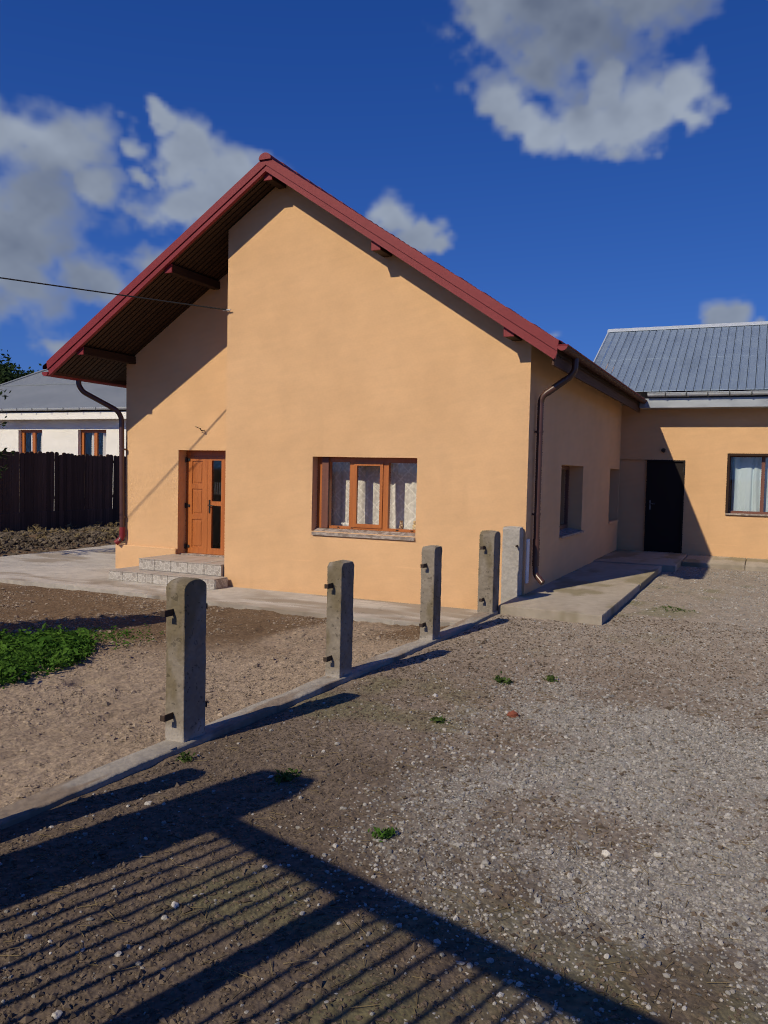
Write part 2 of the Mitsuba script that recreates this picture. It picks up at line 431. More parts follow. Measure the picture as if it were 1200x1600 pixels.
def gravel_amount(x, y):
    """0..1 grey stone cover of the drive, the same field for the stones and for the ground's colour (numpy)"""
    p = np.stack([x, y, 0 * x], -1)
    n = meshkit.fbm(p * .9, 4, 21)
    a = S(-.75, .95, x - .52 - .30 * np.clip(-y - 4, 0, 9) + 1.4 * (n - .5))
    a = a * (.03 + .30 * S(1.6, 2.6, x) + .67 * S(-8.1, -6.7, y + 1.8 * (n - .5)))
    rut = np.exp(-((x - 2.05 - .05 * (y + 5)) / .28) ** 2)
    a = a * (1 - .12 * rut * S(.35, .6, meshkit.fbm(p * 1.7 + 3, 3, 27)))
    a = a * (1 - .80 * S(-4.9, -3.2, y + 2.2 * (n - .5) - .25 * (x - 1.5)))
    return np.clip(a * (.42 + .85 * S(.30, .66, meshkit.fbm(p * 1.5 + 9, 5, 23))), 0, 1)


_cov = gravel_amount(GX, GY).ravel()
# moisture / soil tone per vertex: real differences of soil (dug garden, trodden drive, raked apron edge)


def c_ground(p, n, uv):
    side = smoothstep(-.12, .06, p.x - dr.minimum(dr.maximum(-.56 + .0625 * (p.y + 8.8), -.60), -.17))
    a = fbm(p.x * .8, p.y * .8, 1, 4)
    b = fbm(p.x * 9, p.y * 9, 2, 4)
    c = fbm(p.x * 42, p.y * 42, 3, 3)
    gard = mix((.205, .154, .112), (.330, .262, .200), a * .6 + b * .4)
    dark = smoothstep(.30, .55, fbm(p.x * .6 + 2, p.y * .7, 6, 3) + .22 * smoothstep(-1.2, -3.6, p.x)) * smoothstep(-5.0, -3.2, p.y - .5 * (p.x + 3)) + smoothstep(-10.9, -11.6, p.x)
    gard = mix(gard, gard * mi.Color3f(.50, .44, .38), dr.minimum(dark, 1))
    dr_ = mix((.150, .118, .093), (.250, .203, .165), a * .5 + b * .5)
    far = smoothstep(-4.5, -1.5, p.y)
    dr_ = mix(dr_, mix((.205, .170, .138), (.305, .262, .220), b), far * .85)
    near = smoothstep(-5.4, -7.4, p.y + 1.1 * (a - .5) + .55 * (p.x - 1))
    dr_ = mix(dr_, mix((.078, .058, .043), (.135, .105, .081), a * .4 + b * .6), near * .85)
    grn = smoothstep(.60, .75, fbm(p.x * 1.1 + 4, p.y * 1.1, 8, 4)) * .5
    dr_ = mix(dr_, mi.Color3f(.13, .13, .065), grn)
    g = smoothstep(.05, .95, uv.x)
    dust = mix((.21, .195, .172), (.335, .318, .29), b * .6 + c * .4)
    dr_ = mix(dr_, dust, g * .7)
    peb = smoothstep(.30, .12, voronoi(p.x * 55, p.y * 55)[0]) * smoothstep(.35, .7, uv.x + .3 * (c - .5))
    dr_ = mix(dr_, mix((.26, .255, .245), (.50, .49, .47), mikit.cell_rand(p.x * 55, p.y * 55)), peb * .65)
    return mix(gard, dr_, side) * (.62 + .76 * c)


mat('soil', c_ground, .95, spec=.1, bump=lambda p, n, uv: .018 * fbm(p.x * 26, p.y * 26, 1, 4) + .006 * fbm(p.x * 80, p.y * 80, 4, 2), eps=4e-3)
gm = trimesh.Trimesh(np.c_[GX.ravel(), GY.ravel(), GZ.ravel()], gf, process=False)
single('ground', gm, 'soil', 'bare brown earth of the garden and yard with a gravelled drive', smooth=True, kind='structure', uv=np.c_[_cov, _cov * 0])

# concrete pad and apron round the house
rng = np.random.default_rng(4)


def wobble(pts, amp, step, seed):
    r = np.random.default_rng(seed); out = []
    for a, b in zip(pts, pts[1:]):
        a, b = np.array(a, float), np.array(b, float); k = max(1, int(np.linalg.norm(b - a) / step))
        n = np.array([-(b - a)[1], (b - a)[0]]) / np.linalg.norm(b - a)
        for i in range(k):
            out.append(a + (b - a) * i / k + n * amp * r.normal() * (i > 0))
    out.append(np.array(pts[-1], float))
    return out


front = wobble([(-11.2, -1.30), (-8.45, -1.37), (-7.1, -1.30), (-5.8, -1.36), (-4, -1.42), (-2.6, -1.46), (-1.8, -1.44), (-1.0, -1.34), (-.66, -1.12), (-.22, -1.08)], .022, .16, 3)
pad = Polygon([tuple(p) for p in front] + [(-.05, -1.03), (-.05, .05), (-4.9, .05), (-4.9, .95), (-8.0, .95), (-8.0, 12.5)] + [tuple(p) for p in wobble([(-11.45, 12.5), (-11.35, 4.7), (-11.2, 2.5), (-11.2, -1.30)], .02, .3, 5)])
single('concrete_apron', ext_xy(pad.buffer(0), -.20, .0), 'concrete', 'pale stained concrete apron along the front and left side of the house', kind='structure')

# raised slab beside the right wall, in poured bays
slab_root = numbered('concrete_path')
tag(slab_root, 'raised concrete path of poured bays along the shaded side wall', kind='structure')


def slab(x0, x1, ya, yb, za, zb, zg, skew=0., b=.012):
    v = []
    for (x, y, z) in ((x0, ya, za), (x1, ya - skew, za), (x1, yb, zb), (x0, yb, zb)):
        v += [(x, y, z - 0), (x, y, zg)]
    v = np.array(v)
    top = v[0::2]; c = top.mean(0)
    inn = top + (c - top) / np.linalg.norm(c - top, axis=1, keepdims=True) * b * 1.5
    low = top - [0, 0, b]
    return trimesh.convex.convex_hull(np.vstack([inn, low, v[1::2]]))


part(slab_root, 'bay', slab(-.045, 1.255, -1.04, 2.15, .268, .268, -.1, .11), 'slab_concrete')
part(slab_root, 'bay', slab(-.045, 1.265, 2.162, 5.10, .269, .272, -.1), 'slab_concrete')
part(slab_root, 'bay', slab(-.045, 1.50, 5.112, 7.9, .292, .296, -.1), 'slab_concrete', label='higher bay in front of the dark door')
for i, (xa, xb) in enumerate(((1.512, 2.66), (2.672, 4.3), (4.312, 6.4))):
    part(slab_root, 'bay', slab(xa, xb, 6.30 - .05 * i, 7.9, .262, .275, -.1), 'slab_concrete')

# kerb that carries the fence posts
kv, kf = [], []
ky = np.arange(-10.6, -.93, .07)
prof = np.array([(-.165, -.35), (-.16, -.016), (-.142, .0), (.012, .0), (.028, -.014), (.034, -.35)])
kz = np.interp(ky, [-9, -6.7, -4.7, -2.7, -1.1], [.085, .10, .125, .13, .195])
kn = meshkit.fbm(np.stack([ky * 3, ky * 0, ky * 0], -1), 3, 7) - .5
for i, y in enumerate(ky):
    wob = (meshkit.noise(np.stack([np.full(6, y * 6), np.arange(6) * 3., np.zeros(6)], -1), 3) - .5)
    kv += [(fx(y) + p[0] + .012 * w, y, kz[i] + p[1] + .012 * kn[i] + .012 * w) for p, w in zip(prof, wob)]
for i in range(len(ky) - 1):
    for j in range(5):
        a = i * 6 + j
        kf += [(a, a + 1, a + 7), (a, a + 7, a + 6)]


def c_kerb(p, n, uv):
    c = mix((.235, .212, .18), (.36, .332, .292), fbm(p.x * 5, p.y * 3, p.z * 5, 4)) * (.8 + .4 * fbm(p.x * 34, p.y * 34, p.z * 34, 3))
    soil = smoothstep(.50, .66, fbm(p.x * 7 + 3, p.y * 1.6, 5, 4) + .16 * smoothstep(-6.6, -8.2, p.y))
    return mix(c, mix((.17, .128, .094), (.25, .195, .148), noise(p.x * 30, p.y * 30, 2)), soil * .8)


mat('kerb_concrete', c_kerb, .92, spec=.12, bump=lambda p, n, uv: .014 * fbm(p.x * 16, p.y * 16, p.z * 16, 4), eps=3e-3)
single('kerb', trimesh.Trimesh(kv, kf, process=False), 'kerb_concrete', 'low pale concrete kerb running under the fence posts', kind='structure', smooth=40)

# ------------------------------------------------------------------ main house
RX, OV, RC = -3.98, .45, .88           # ridge x, gable overhang, recess depth
LX = -7.83                              # left wall


def V(x): return 6.54 - .655 * np.abs(np.asarray(x) - RX)     # top of the verge
def SO(x): return 6.35 - .660 * np.abs(np.asarray(x) - RX)    # soffit


house = thing('gabled_house', 'orange plastered house with a steep dark red gabled roof and a recessed entrance', 'house')
fw = Polygon([(-4.97, -.15), (0, -.15), (0, SO(0)), (RX, SO(RX)), (-4.97, SO(-4.97))]).difference(sbox(-3.36, .98, -1.63, 2.12))
part(house, 'front_wall', ext_xz(fw, 0, .30), 'plaster')
ew = Polygon([(LX, -.15), (-4.97 + .3, -.15), (-4.97 + .3, SO(-4.67)), (LX, SO(LX))]).difference(sbox(-6.62, -.2, -5.36, 2.22))
part(house, 'entrance_wall', ext_xz(ew, RC, RC + .3), 'plaster')
part(house, 'return_wall', ext_yz(Polygon([(.301, -.15), (RC - .001, -.15), (RC - .001, SO(-4.97)), (.301, SO(-4.97))]), -4.97, -4.67), 'plaster')
YE = 7.9
sw = Polygon([(.301, -.15), (YE, -.15), (YE, SO(0) - .01), (.301, SO(0) - .01)]).difference(sbox(2.07, .94, 3.81, 2.09)).difference(sbox(6.64, .94, 7.84, 2.09))
part(house, 'side_wall', ext_yz(sw, -.30, 0), 'plaster')
lw = Polygon([(RC + .301, -.15), (YE, -.15), (YE, SO(LX) - .01), (RC + .301, SO(LX) - .01)])
part(house, 'left_wall', ext_yz(lw, LX, LX + .3), 'plaster')
part(house, 'back_wall', ext_xz(Polygon([(LX + .3, -.1), (-.3, -.1), (-.3, SO(-.3)), (RX, SO(RX)), (LX + .3, SO(LX + .3))]), YE - .3, YE - .001), 'plaster')
part(house, 'floor', bx(LX + .31, -.31, 1.2, YE - .31, .2, .3), 'room_dark')
part(house, 'ceiling', cat(bx(LX + .31, -.31, RC + .31, YE - .31, 2.75, 2.85), bx(-4.66, -.31, .31, RC + .309, 2.75, 2.85)), 'room_dark')
part(house, 'plinth', cat(bx(-8.02, -6.6205, RC - .06, RC - .002, -.12, .45, .012), bx(-8.02, LX - .002, RC - .06, 5, -.12, .45, .012)), 'plaster', label='low projecting orange plinth left of the entrance')

# roof covering: stepped, waved metal tiles, one sheet per slope
roof = numbered(f'{house}__roof')
LS = 4.50


def tile_slope(sgn):
    ys = np.arange(-OV - .02, 7.72, .03)
    rows = []                       # (distance down the slope in x, extra height)
    nstep = 13
    for k in range(nstep):
        a, b = LS * k / nstep, LS * (k + 1) / nstep
        for u, h in ((0, .0), (.35, .006), (.75, .016), (.93, .028), (.995, .024)):
            rows.append((a + (b - a) * u, h))
    rows.append((LS, .0)); rows.append((LS, -.03))
    R_ = np.array(rows); U, Yv = np.meshgrid(R_[:, 0], ys, indexing='ij'); H = np.repeat(R_[:, 1][:, None], len(ys), 1)
    wave = .017 * (.5 + .5 * np.cos(2 * np.pi * Yv / .183)) ** .8
    X = RX + sgn * U
    Z = V(X) - .010 + H + wave + .006 * (meshkit.noise(np.stack([X * 1.3, Yv * 1.3, 0 * X], -1), 3) - .5)
    n1, n2 = X.shape
    i = (np.arange(n1 - 1)[:, None] * n2 + np.arange(n2 - 1)[None]).ravel()
    f = np.vstack([np.c_[i, i + n2, i + n2 + 1], np.c_[i, i + n2 + 1, i + 1]])
    return trimesh.Trimesh(np.c_[X.ravel(), Yv.ravel(), Z.ravel()], f if sgn < 0 else f[:, ::-1], process=False)


scene[roof] = mikit.ply(cat(tile_slope(-1), tile_slope(1)), 'red_tile', 35)
labels[roof] = {'label': 'dark red metal tile roof covering'}
# ridge cap: half round pieces
yy = -OV - .06
while yy < 7.7:
    a = np.linspace(-.15, np.pi + .15, 11)
    ring = np.c_[RX + .105 * np.cos(a), np.zeros(11), V(RX) - .045 + .085 * np.sin(a)]
    e = min(yy + .40, 7.72)
    v = np.vstack([ring + [0, yy, .012], ring + [0, e, 0]])
    f = [q for j in range(10) for q in ((j, j + 1, j + 12), (j, j + 12, j + 11))]
    f += [(0, j, j + 1) for j in range(1, 10)]
    part(roof, 'ridge_cap', trimesh.Trimesh(v, f, process=False), 'red_paint', 40)
    yy += .385
# verge boards on the gable: upper flashing, lower board and lip
for sgn in (-1, 1):
    xe = RX + sgn * 4.40 if sgn < 0 else RX + 4.46
    up = Polygon([(RX, V(RX) + .02), (xe, V(xe) + .02), (xe - sgn * .02, V(xe) - .115), (RX, V(RX) - .115)])
    part(roof, 'verge_flashing', ext_xz(up, -OV - .03, -OV + .01), 'red_paint')
    lo = Polygon([(RX, V(RX) - .117), (xe - sgn * .02, V(xe) - .117), (xe - sgn * .05, V(xe) - .225), (RX, SO(RX) - .018)])
    part(roof, 'verge_board', ext_xz(lo, -OV - .012, -OV + .03), 'red_paint')
    lip = Polygon([(RX, SO(RX) + .010), (xe - sgn * .05, V(xe) - .197), (xe - sgn * .055, V(xe) - .222), (RX, SO(RX) - .016)])
    part(roof, 'verge_lip', ext_xz(lip, -OV - .030, -OV - .0125), 'red_paint')
# soffit boards running down the slope
k = 0
for sgn, y1 in ((-1, 1.05), (1, .0)):
    y = -OV + .032
    while y < y1:
        xa, xb = RX + sgn * .02, RX + sgn * (4.36 if sgn < 0 else 4.41)
        w = .080
        q = Polygon([(xa, SO(xa) + .035), (xb, SO(xb) + .035), (xb, SO(xb) + .010), (xa, SO(xa) + .010)])
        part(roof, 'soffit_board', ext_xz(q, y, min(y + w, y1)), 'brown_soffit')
        y += .104
part(roof, 'deck', cat(*[ext_xz(Polygon([(RX, SO(RX) + .037), (RX + s * 4.42, SO(RX + s * 4.42) + .037), (RX + s * 4.42, SO(RX + s * 4.42) + .075), (RX, SO(RX) + .075)]), -OV + .032, 7.7) for s in (-1, 1)]), 'dark_wood')
part(roof, 'eave_board', bx(.385, .415, -OV + .03, 7.70, SO(.4) - .13, V(.4) - .03, .004), 'brown_wood', label='brown wooden eave board under the right gutter')
part(roof, 'eave_board', bx(-8.34, -8.31, -OV + .03, 7.70, SO(-8.32) - .02, SO(-8.32) + .05), 'brown_wood')
# purlin ends under the verge
for px in (RX, -2.17, -.20, -7.68, -5.83):
    zc = SO(px)
    top = zc - .0 if px != RX else zc - .01
    pw = .068
    part(roof, 'purlin', bx(px - pw, px + pw, -OV + .06, 1.0 if px < -5 else .05, zc - .125, zc + .008, .006), 'dark_wood')
    part(roof, 'purlin_cap', bx(px - pw - .005, px + pw + .005, -OV + .035, -OV + .0585, zc - .130, zc + .008, .004), 'red_paint')
# raised tile strip seen over the right verge, behind
# gutters
def half_gutter(p0, p1, r, t=.006, n=10):
    p0, p1 = np.array(p0, float), np.array(p1, float)
    d = (p1 - p0) / np.linalg.norm(p1 - p0); s = np.cross(d, [0, 0, 1]); s /= np.linalg.norm(s)
    a = np.linspace(np.pi, 2 * np.pi, n)
    prof = [(math.cos(q) * r, math.sin(q) * r) for q in a] + [(math.cos(q) * (r - t), math.sin(q) * (r - t)) for q in a[::-1]]
    v = [p + s * c[0] + np.array([0, 0, c[1]]) for p in (p0, p1) for c in prof]
    m = len(prof); f = []
    for j in range(m):
        k2 = (j + 1) % m
        f += [(j, k2, m + k2), (j, m + k2, m + j)]
    return trimesh.Trimesh(v, f, process=False)


def half_disc(c, r, axis_y=True, t=.006):
    a = np.linspace(np.pi, 2 * np.pi, 12)
    P = Polygon([(c[0] + r * math.cos(q), c[2] + r * math.sin(q)) for q in a])
    return ext_xz(P, c[1], c[1] + t)


GZR = 3.575
g = part(house, 'gutter', half_gutter((.525, -OV - .02, GZR), (.525, 7.62, GZR - .02), .068), 'gutter_brown', 40, label='brown half round gutter on the right eave')
part(g, 'end_cap', half_disc((.525, -OV - .028, GZR), .07), 'red_paint')
part(g, 'rim', cat(tube([(.455, -OV - .024, GZR), (.595, -OV - .024, GZR)], .009, 8), tube([(.594, -OV - .02, GZR), (.594, 7.62, GZR - .02)], .010, 8)), 'red_paint')
for yb in np.arange(.1, 7.6, .62):
    part(g, 'bracket', bx(.47, .60, yb, yb + .025, GZR - .0005, GZR + .006), 'pipe_brown')
GZL = 3.50
gl = part(house, 'gutter', half_gutter((-8.42, -OV - .02, GZL), (-8.42, 7.62, GZL - .02), .068), 'red_paint', 40, label='red half round gutter on the left eave')
part(gl, 'end_cap', half_disc((-8.42, -OV - .028, GZL), .07), 'red_paint')
# downpipes
dp = [(.525, .34, GZR - .06), (.525, .34, 3.36), (.47, .33, 3.27), (.115, .30, 3.02), (.075, .30, 2.94), (.075, .30, .62), (.085, .28, .52), (.20, .24, .42)]
dk = part(house, 'downpipe', tube(bend(dp, .09), .043, 14), 'pipe_brown', 50, label='brown downpipe beside the right corner with a bent foot')
part(dk, 'lower_sleeve', tube([(.075, .30, .64), (.075, .30, 1.02)], .049, 14), 'pipe_brown', 50)
part(dk, 'elbow_sleeve', tube([(.40, .322, 3.222), (.15, .302, 3.042)], .0475, 14), 'pipe_brown', 50)
for z in (2.5, 1.35):
    part(dk, 'clamp', cat(tube([(.075, .30, z), (.075, .30, z + .03)], .050, 14), bx(-.01, .06, .29, .31, z, z + .03)), 'pipe_brown')
dl = [(-8.42, .30, GZL - .05), (-8.42, .30, 3.36), (-8.36, .34, 3.24), (-7.92, .74, 2.93), (-7.87, .80, 2.80), (-7.84, .81, .62), (-7.87, .77, .52)]
dk = part(house, 'downpipe', tube(bend(dl, .10), .046, 14), 'pipe_brown', 50, label='brown downpipe at the left corner slanting under the eave')
part(dk, 'foot', tube(bend([(-7.84, .81, .78), (-7.84, .81, .58), (-7.93, .74, .48)], .06), .053, 14), 'red_paint', 50)
for z in (2.2, .95):
    part(dk, 'clamp', cat(tube([(-7.84, .81, z), (-7.84, .81, z + .035)], .054, 14), bx(-7.84, -7.80, .81, .885, z, z + .03)), 'pipe_brown')
# little red lean-to roof on the left side
part(house, 'side_canopy', cat(ext_xz(Polygon([(-8.35, 3.02), (LX, 3.38), (LX, 3.44), (-8.39, 3.05)]), 2.6, 4.6), bx(-8.36, LX, 2.58, 2.62, 2.92, 3.02), bx(-8.0, LX, 2.7, 4.5, 2.78, 2.92)), 'red_paint', label='small red lean-to roof on the left wall')

# front window
win = numbered(f'{house}__window'); labels[win] = {'label': 'wide orange wooden front window with three lights and lace behind'}
wx0, wx1, wz0, wz1, fy = -3.36, -1.63, .98, 2.12, .16
fr = sbox(wx0, wz0 + .045, wx1, wz1).difference(unary_union([sbox(wx0 + .215, wz0 + .085, -2.80, wz1 - .075), sbox(-2.715, wz0 + .085, -2.245, wz1 - .075), sbox(-2.15, wz0 + .085, wx1 - .05, wz1 - .075)]))
part(win, 'frame', ext_xz(fr, fy, fy + .075), 'orange_wood')
sash = sbox(-2.722, wz0 + .08, -2.238, wz1 - .07).difference(sbox(-2.670, wz0 + .135, -2.285, wz1 - .125))
part(win, 'sash', ext_xz(sash, fy - .018, fy + .03), 'orange_wood')
part(win, 'side_board', bx(wx0 + .10, wx0 + .21, fy - .035, fy - .003, wz0 + .05, wz1 - .01), 'purple_brown', label='dark purple brown board against the left reveal')
for a, b, y in ((wx0 + .215, -2.80, fy + .03), (-2.670, -2.285, fy + .01), (-2.15, wx1 - .05, fy + .03)):
    v = np.array([(a, y, wz0 + .085), (b, y, wz0 + .085), (b, y, wz1 - .075), (a, y, wz1 - .075)])
    part(win, 'pane', trimesh.Trimesh(v, [(0, 1, 2), (0, 2, 3)], process=False), 'glass')
for xk in (-2.98, -2.74, -1.99, -1.75):
    part(win, 'drain_cap', bx(xk - .02, xk + .02, fy - .006, fy, wz0 + .06, wz0 + .075), 'black_iron')
sl = trimesh.convex.convex_hull(np.array([(x, y, z) for x in (wx0 + .02, wx1 - .004) for y, z in ((-.035, .960), (-.035, .922), (.15, 1.022), (.15, .985))]))
part(win, 'sill', sl, 'sill_stone', label='speckled stone sill, sloping outward')
part(win, 'inner_sill', bx(wx0 - .05, wx1 + .05, fy + .08, .42, 1.0, 1.05, .004), 'white_plastic')


def curtain(x0, x1, y, z0, z1, amp, freq, seed, nx_=160, nz_=14):
    xs, zs = np.linspace(x0, x1, nx_), np.linspace(z0, z1, nz_)
    X, Zc = np.meshgrid(xs, zs, indexing='ij')
    q = np.stack([X * freq * .35, Zc * .5, 0 * X], -1)
    Yc = y + amp * np.sin(X * freq + 5 * meshkit.noise(q, seed)) + amp * .7 * (meshkit.fbm(np.stack([X * 5, Zc * 1.2, 0 * X], -1), 3, seed) - .5)
    i = (np.arange(nx_ - 1)[:, None] * nz_ + np.arange(nz_ - 1)[None]).ravel()
    return trimesh.Trimesh(np.c_[X.ravel(), Yc.ravel(), Zc.ravel()], np.vstack([np.c_[i, i + nz_, i + nz_ + 1], np.c_[i, i + nz_ + 1, i + 1]]), process=False)


single('lace_curtain', curtain(-3.9, -1.25, .52, .9, 2.35, .022, 26, 3), 'lace', 'white patterned lace curtain behind the wide front window', 'curtain', smooth=True)


def rev(profile, n=14):
    return trimesh.creation.revolve(np.array(profile), sections=n)


# ornaments on the inner sill of the front window
def at(m, x, y, z, rz=0, s=1):
    m = m.copy(); m.apply_scale(s); m.apply_transform(trimesh.transformations.rotation_matrix(rz, (0, 0, 1))); m.apply_translation((x, y, z)); return m


def blob(c, r, sub=2):
    m = trimesh.creation.icosphere(sub); m.vertices = m.vertices * np.array(r) + np.array(c); return m


t = thing('ornament', 'white pair of bird ornaments at the left end inside the front window', 'ornament')
for dx in (-.03, .035):
    part(t, 'bird', cat(at(cat(blob((0, 0, .035), (.042, .026, .034)), tube([(.02, 0, .05), (.038, 0, .085), (.03, 0, .115)], [.012, .010, .009], 8), blob((.036, 0, .118), (.016, .011, .011)), blob((-.045, 0, .05), (.022, .010, .014))), -2.90 + dx, .29, 1.05, .4 - dx * 12)), 'figure_white', 50)
t = thing('ornament', 'brown and cream animal figurine inside the front window right of the middle light', 'ornament')
part(t, 'body', at(cat(blob((0, 0, .045), (.035, .03, .045)), blob((0, -.022, .02), (.036, .03, .02))), -1.98, .29, 1.05), 'figure_brown', 50)
part(t, 'head', at(cat(blob((0, -.008, .105), (.028, .026, .027)), blob((-.018, 0, .13), (.008, .006, .012), 1), blob((.018, 0, .13), (.008, .006, .012), 1)), -1.98, .29, 1.05), 'figure_brown', 50)
t = thing('ornament', 'yellow and white figurine in the lower right corner of the front window', 'ornament')
part(t, 'body', at(cat(blob((0, 0, .05), (.036, .03, .05)), blob((.03, -.01, .06), (.012, .012, .03))), -1.765, .29, 1.05), 'figure_yellow', 50)
part(t, 'head', at(blob((0, -.006, .118), (.026, .025, .028)), -1.765, .29, 1.05), 'figure_yellow', 50)

# side windows deep in the shaded wall
for i, (ya, yb) in enumerate(((2.07, 3.81), (6.64, 7.84))):
    w_ = numbered(f'{house}__window'); labels[w_] = {'label': ('deep window in the shaded side wall, nearer the front', 'deep opening at the far end of the side wall')[i]}
    part(w_, 'frame', ext_yz(sbox(ya, .98, yb, 2.09).difference(unary_union([sbox(ya + .07, 1.05, (ya + yb) / 2 - .04, 2.02), sbox((ya + yb) / 2 + .04, 1.05, yb - .07, 2.02)])), -.30, -.245), 'purple_brown')
    part(w_, 'pane', trimesh.Trimesh([(-.27, ya + .05, 1.0), (-.27, yb - .05, 1.0), (-.27, yb - .05, 2.05), (-.27, ya + .05, 2.05)], [(0, 1, 2), (0, 2, 3)], process=False), 'glass')
    part(w_, 'sill', trimesh.convex.convex_hull(np.array([(x, y, z) for y in (ya - .01, yb + .01) for x, z in ((.05, .915), (.05, .945), (-.24, .95), (-.24, .985))])) if i == 0 else
         bx(-.24, .03, ya + .003, yb - .003, .92, .965, .006), 'sill_stone' if i == 0 else 'plaster')

# front door
door = numbered(f'{house}__door'); labels[door] = {'label': 'orange brown wooden double door with narrow dark glass strips'}
dy = RC + .235
fr = sbox(-6.62, .34, -5.36, 2.22).difference(sbox(-6.575, .36, -5.40, 2.115))
part(door, 'frame', ext_xz(fr, dy - .01, dy + .06), 'orange_wood')


def leaf(x0, x1, z0, z1, glass=None, holes=()):
    p = sbox(x0, z0, x1, z1)
    for h in holes: p = p.difference(sbox(*h))
    return ext_xz(p, dy - .02, dy + .03)


rows = [(.47, .98), (1.07, 1.53), (1.62, 2.03)]
l1 = numbered(f'{door}__leaf')
scene[l1] = mikit.ply(leaf(-6.573, -6.135, .362, 2.113, None, [(-6.475, a, -6.245, b) for a, b in rows]), 'orange_wood')
l2 = numbered(f'{door}__leaf')
gl_ = [(-6.045, .47, -5.84, 1.235), (-6.045, 1.315, -5.84, 2.045)]
scene[l2] = mikit.ply(leaf(-6.129, -5.402, .362, 2.113, None, gl_ + [(-5.735, a, -5.49, b) for a, b in rows]), 'orange_wood')
for a, b in rows:
    for x0, x1 in ((-6.475, -6.245), (-5.735, -5.49)):
        part(door, 'panel', cat(bx(x0 - .002, x1 + .002, dy - .004, dy + .02, a - .002, b + .002), bx(x0 + .028, x1 - .028, dy - .013, dy - .0035, a + .028, b - .028, .006)), 'orange_wood')
for q in gl_:
    part(door, 'pane', trimesh.Trimesh([(q[0], dy, q[1]), (q[2], dy, q[1]), (q[2], dy, q[3]), (q[0], dy, q[3])], [(0, 1, 2), (0, 2, 3)], process=False), 'glass')
for xg in (-6.0, -5.955, -5.91, -5.87):
    part(door, 'grille_bar', tube([(xg, dy + .022, 1.44), (xg, dy + .022, 1.66)], .006, 6), 'galv_dark')
for z in (.48, 1.22, 2.05):
    part(door, 'hinge', cat(tube([(-6.595, dy - .04, z - .045), (-6.595, dy - .04, z + .045)], .017, 10), bx(-6.62, -6.52, dy - .035, dy - .021, z - .025, z + .025, .004)), 'black_iron')
part(door, 'handle', cat(bx(-6.10, -6.068, dy - .032, dy - .021, 1.10, 1.34, .004), tube(bend([(-6.084, dy - .03, 1.245), (-6.084, dy - .075, 1.245), (-5.96, dy - .075, 1.238)], .02), .010, 10)), 'black_iron')
part(door, 'threshold', bx(-6.618, -5.362, RC + .06, dy - .025, .33, .357, .004), 'sill_stone')
# hooks
hk = bend([(-6.05, RC, 2.56), (-6.05, RC - .10, 2.56), (-6.05, RC - .13, 2.60)], .03)
part(house, 'wall_hook', cat(tube(hk, .010, 8), tube([(-6.05, RC - .12, 2.59), (-6.15, RC - .13, 2.63)], .007, 6)), 'iron')
part(house, 'cable_anchor', cat(tube([(-4.965, .02, 4.43), (-4.93, -.07, 4.43)], .010, 8), tube([(-5.02, -.05, 4.43), (-4.88, -.05, 4.425)], .011, 8)), 'galv_bright')
part(house, 'corner_strip', bx(.001, .022, .03, .155, .42, 1.03, .004), 'white_plastic', label='white plastic strip at the foot of the right corner')

# power cable from the left to the anchor
ca, cb = np.array([-4.95, -.05, 4.43]), np.array([-12.39, -7.5, 5.03])
tt = np.linspace(0, 1, 40)[:, None]
cp = ca + (cb - ca) * tt - np.array([0, 0, 1]) * (.02 * 4 * tt * (1 - tt))
single('power_cable', tube(cp, .011, 8), 'cable_rubber', 'thin black power cable strung from the left to the house wall', 'cable', smooth=True)

# entrance steps
st = thing('entrance_steps', 'two low tiled steps with mosaic risers below the wooden front door', 'steps')
part(st, 'core', cat(bx(-6.66, -4.985, -.05, RC - .07, -.1, .335), bx(-7.005, -4.86, -.40, -.06, -.1, .145), bx(-7.005, -6.67, -.06, RC - .075, -.1, .145)), 'concrete')
xs = np.linspace(-6.675, -4.98, 6)
for a, b in zip(xs, xs[1:]):
    part(st, 'riser_tile', bx(a + .003, b - .003, -.066, -.052, .165, .335, .003), 'mosaic_tile')
    for ya, yb in ((-.075, .40), (.406, RC - .065)):
        part(st, 'tread_tile', bx(a + .003, b - .003, ya, yb, .3365, .352, .004), 'tread_tile')
part(st, 'edge_trim', bx(-5.37, -5.31, -.074, RC - .07, .353, .3565), 'pale_concrete')
xs = np.linspace(-7.02, -4.85, 8)
for a, b in zip(xs, xs[1:]):
    part(st, 'riser_tile', bx(a + .003, b - .003, -.416, -.402, .002, .145, .003), 'mosaic_tile')
    part(st, 'tread_tile', bx(a + .003, b - .003, -.425, -.068, .1465, .162, .004), 'tread_tile')
part(st, 'tread_tile', bx(-7.02, -6.68, -.062, RC - .08, .1465, .162, .004), 'tread_tile')
part(st, 'riser_tile', bx(-7.02, -7.006, -.40, RC - .08, .002, .145, .003), 'mosaic_tile')
part(st, 'riser_tile', bx(-6.676, -6.662, -.05, RC - .07, .165, .335, .003), 'mosaic_tile')
part(st, 'riser_tile', bx(-4.858, -4.844, -.40, -.07, .002, .145, .003), 'mosaic_tile')

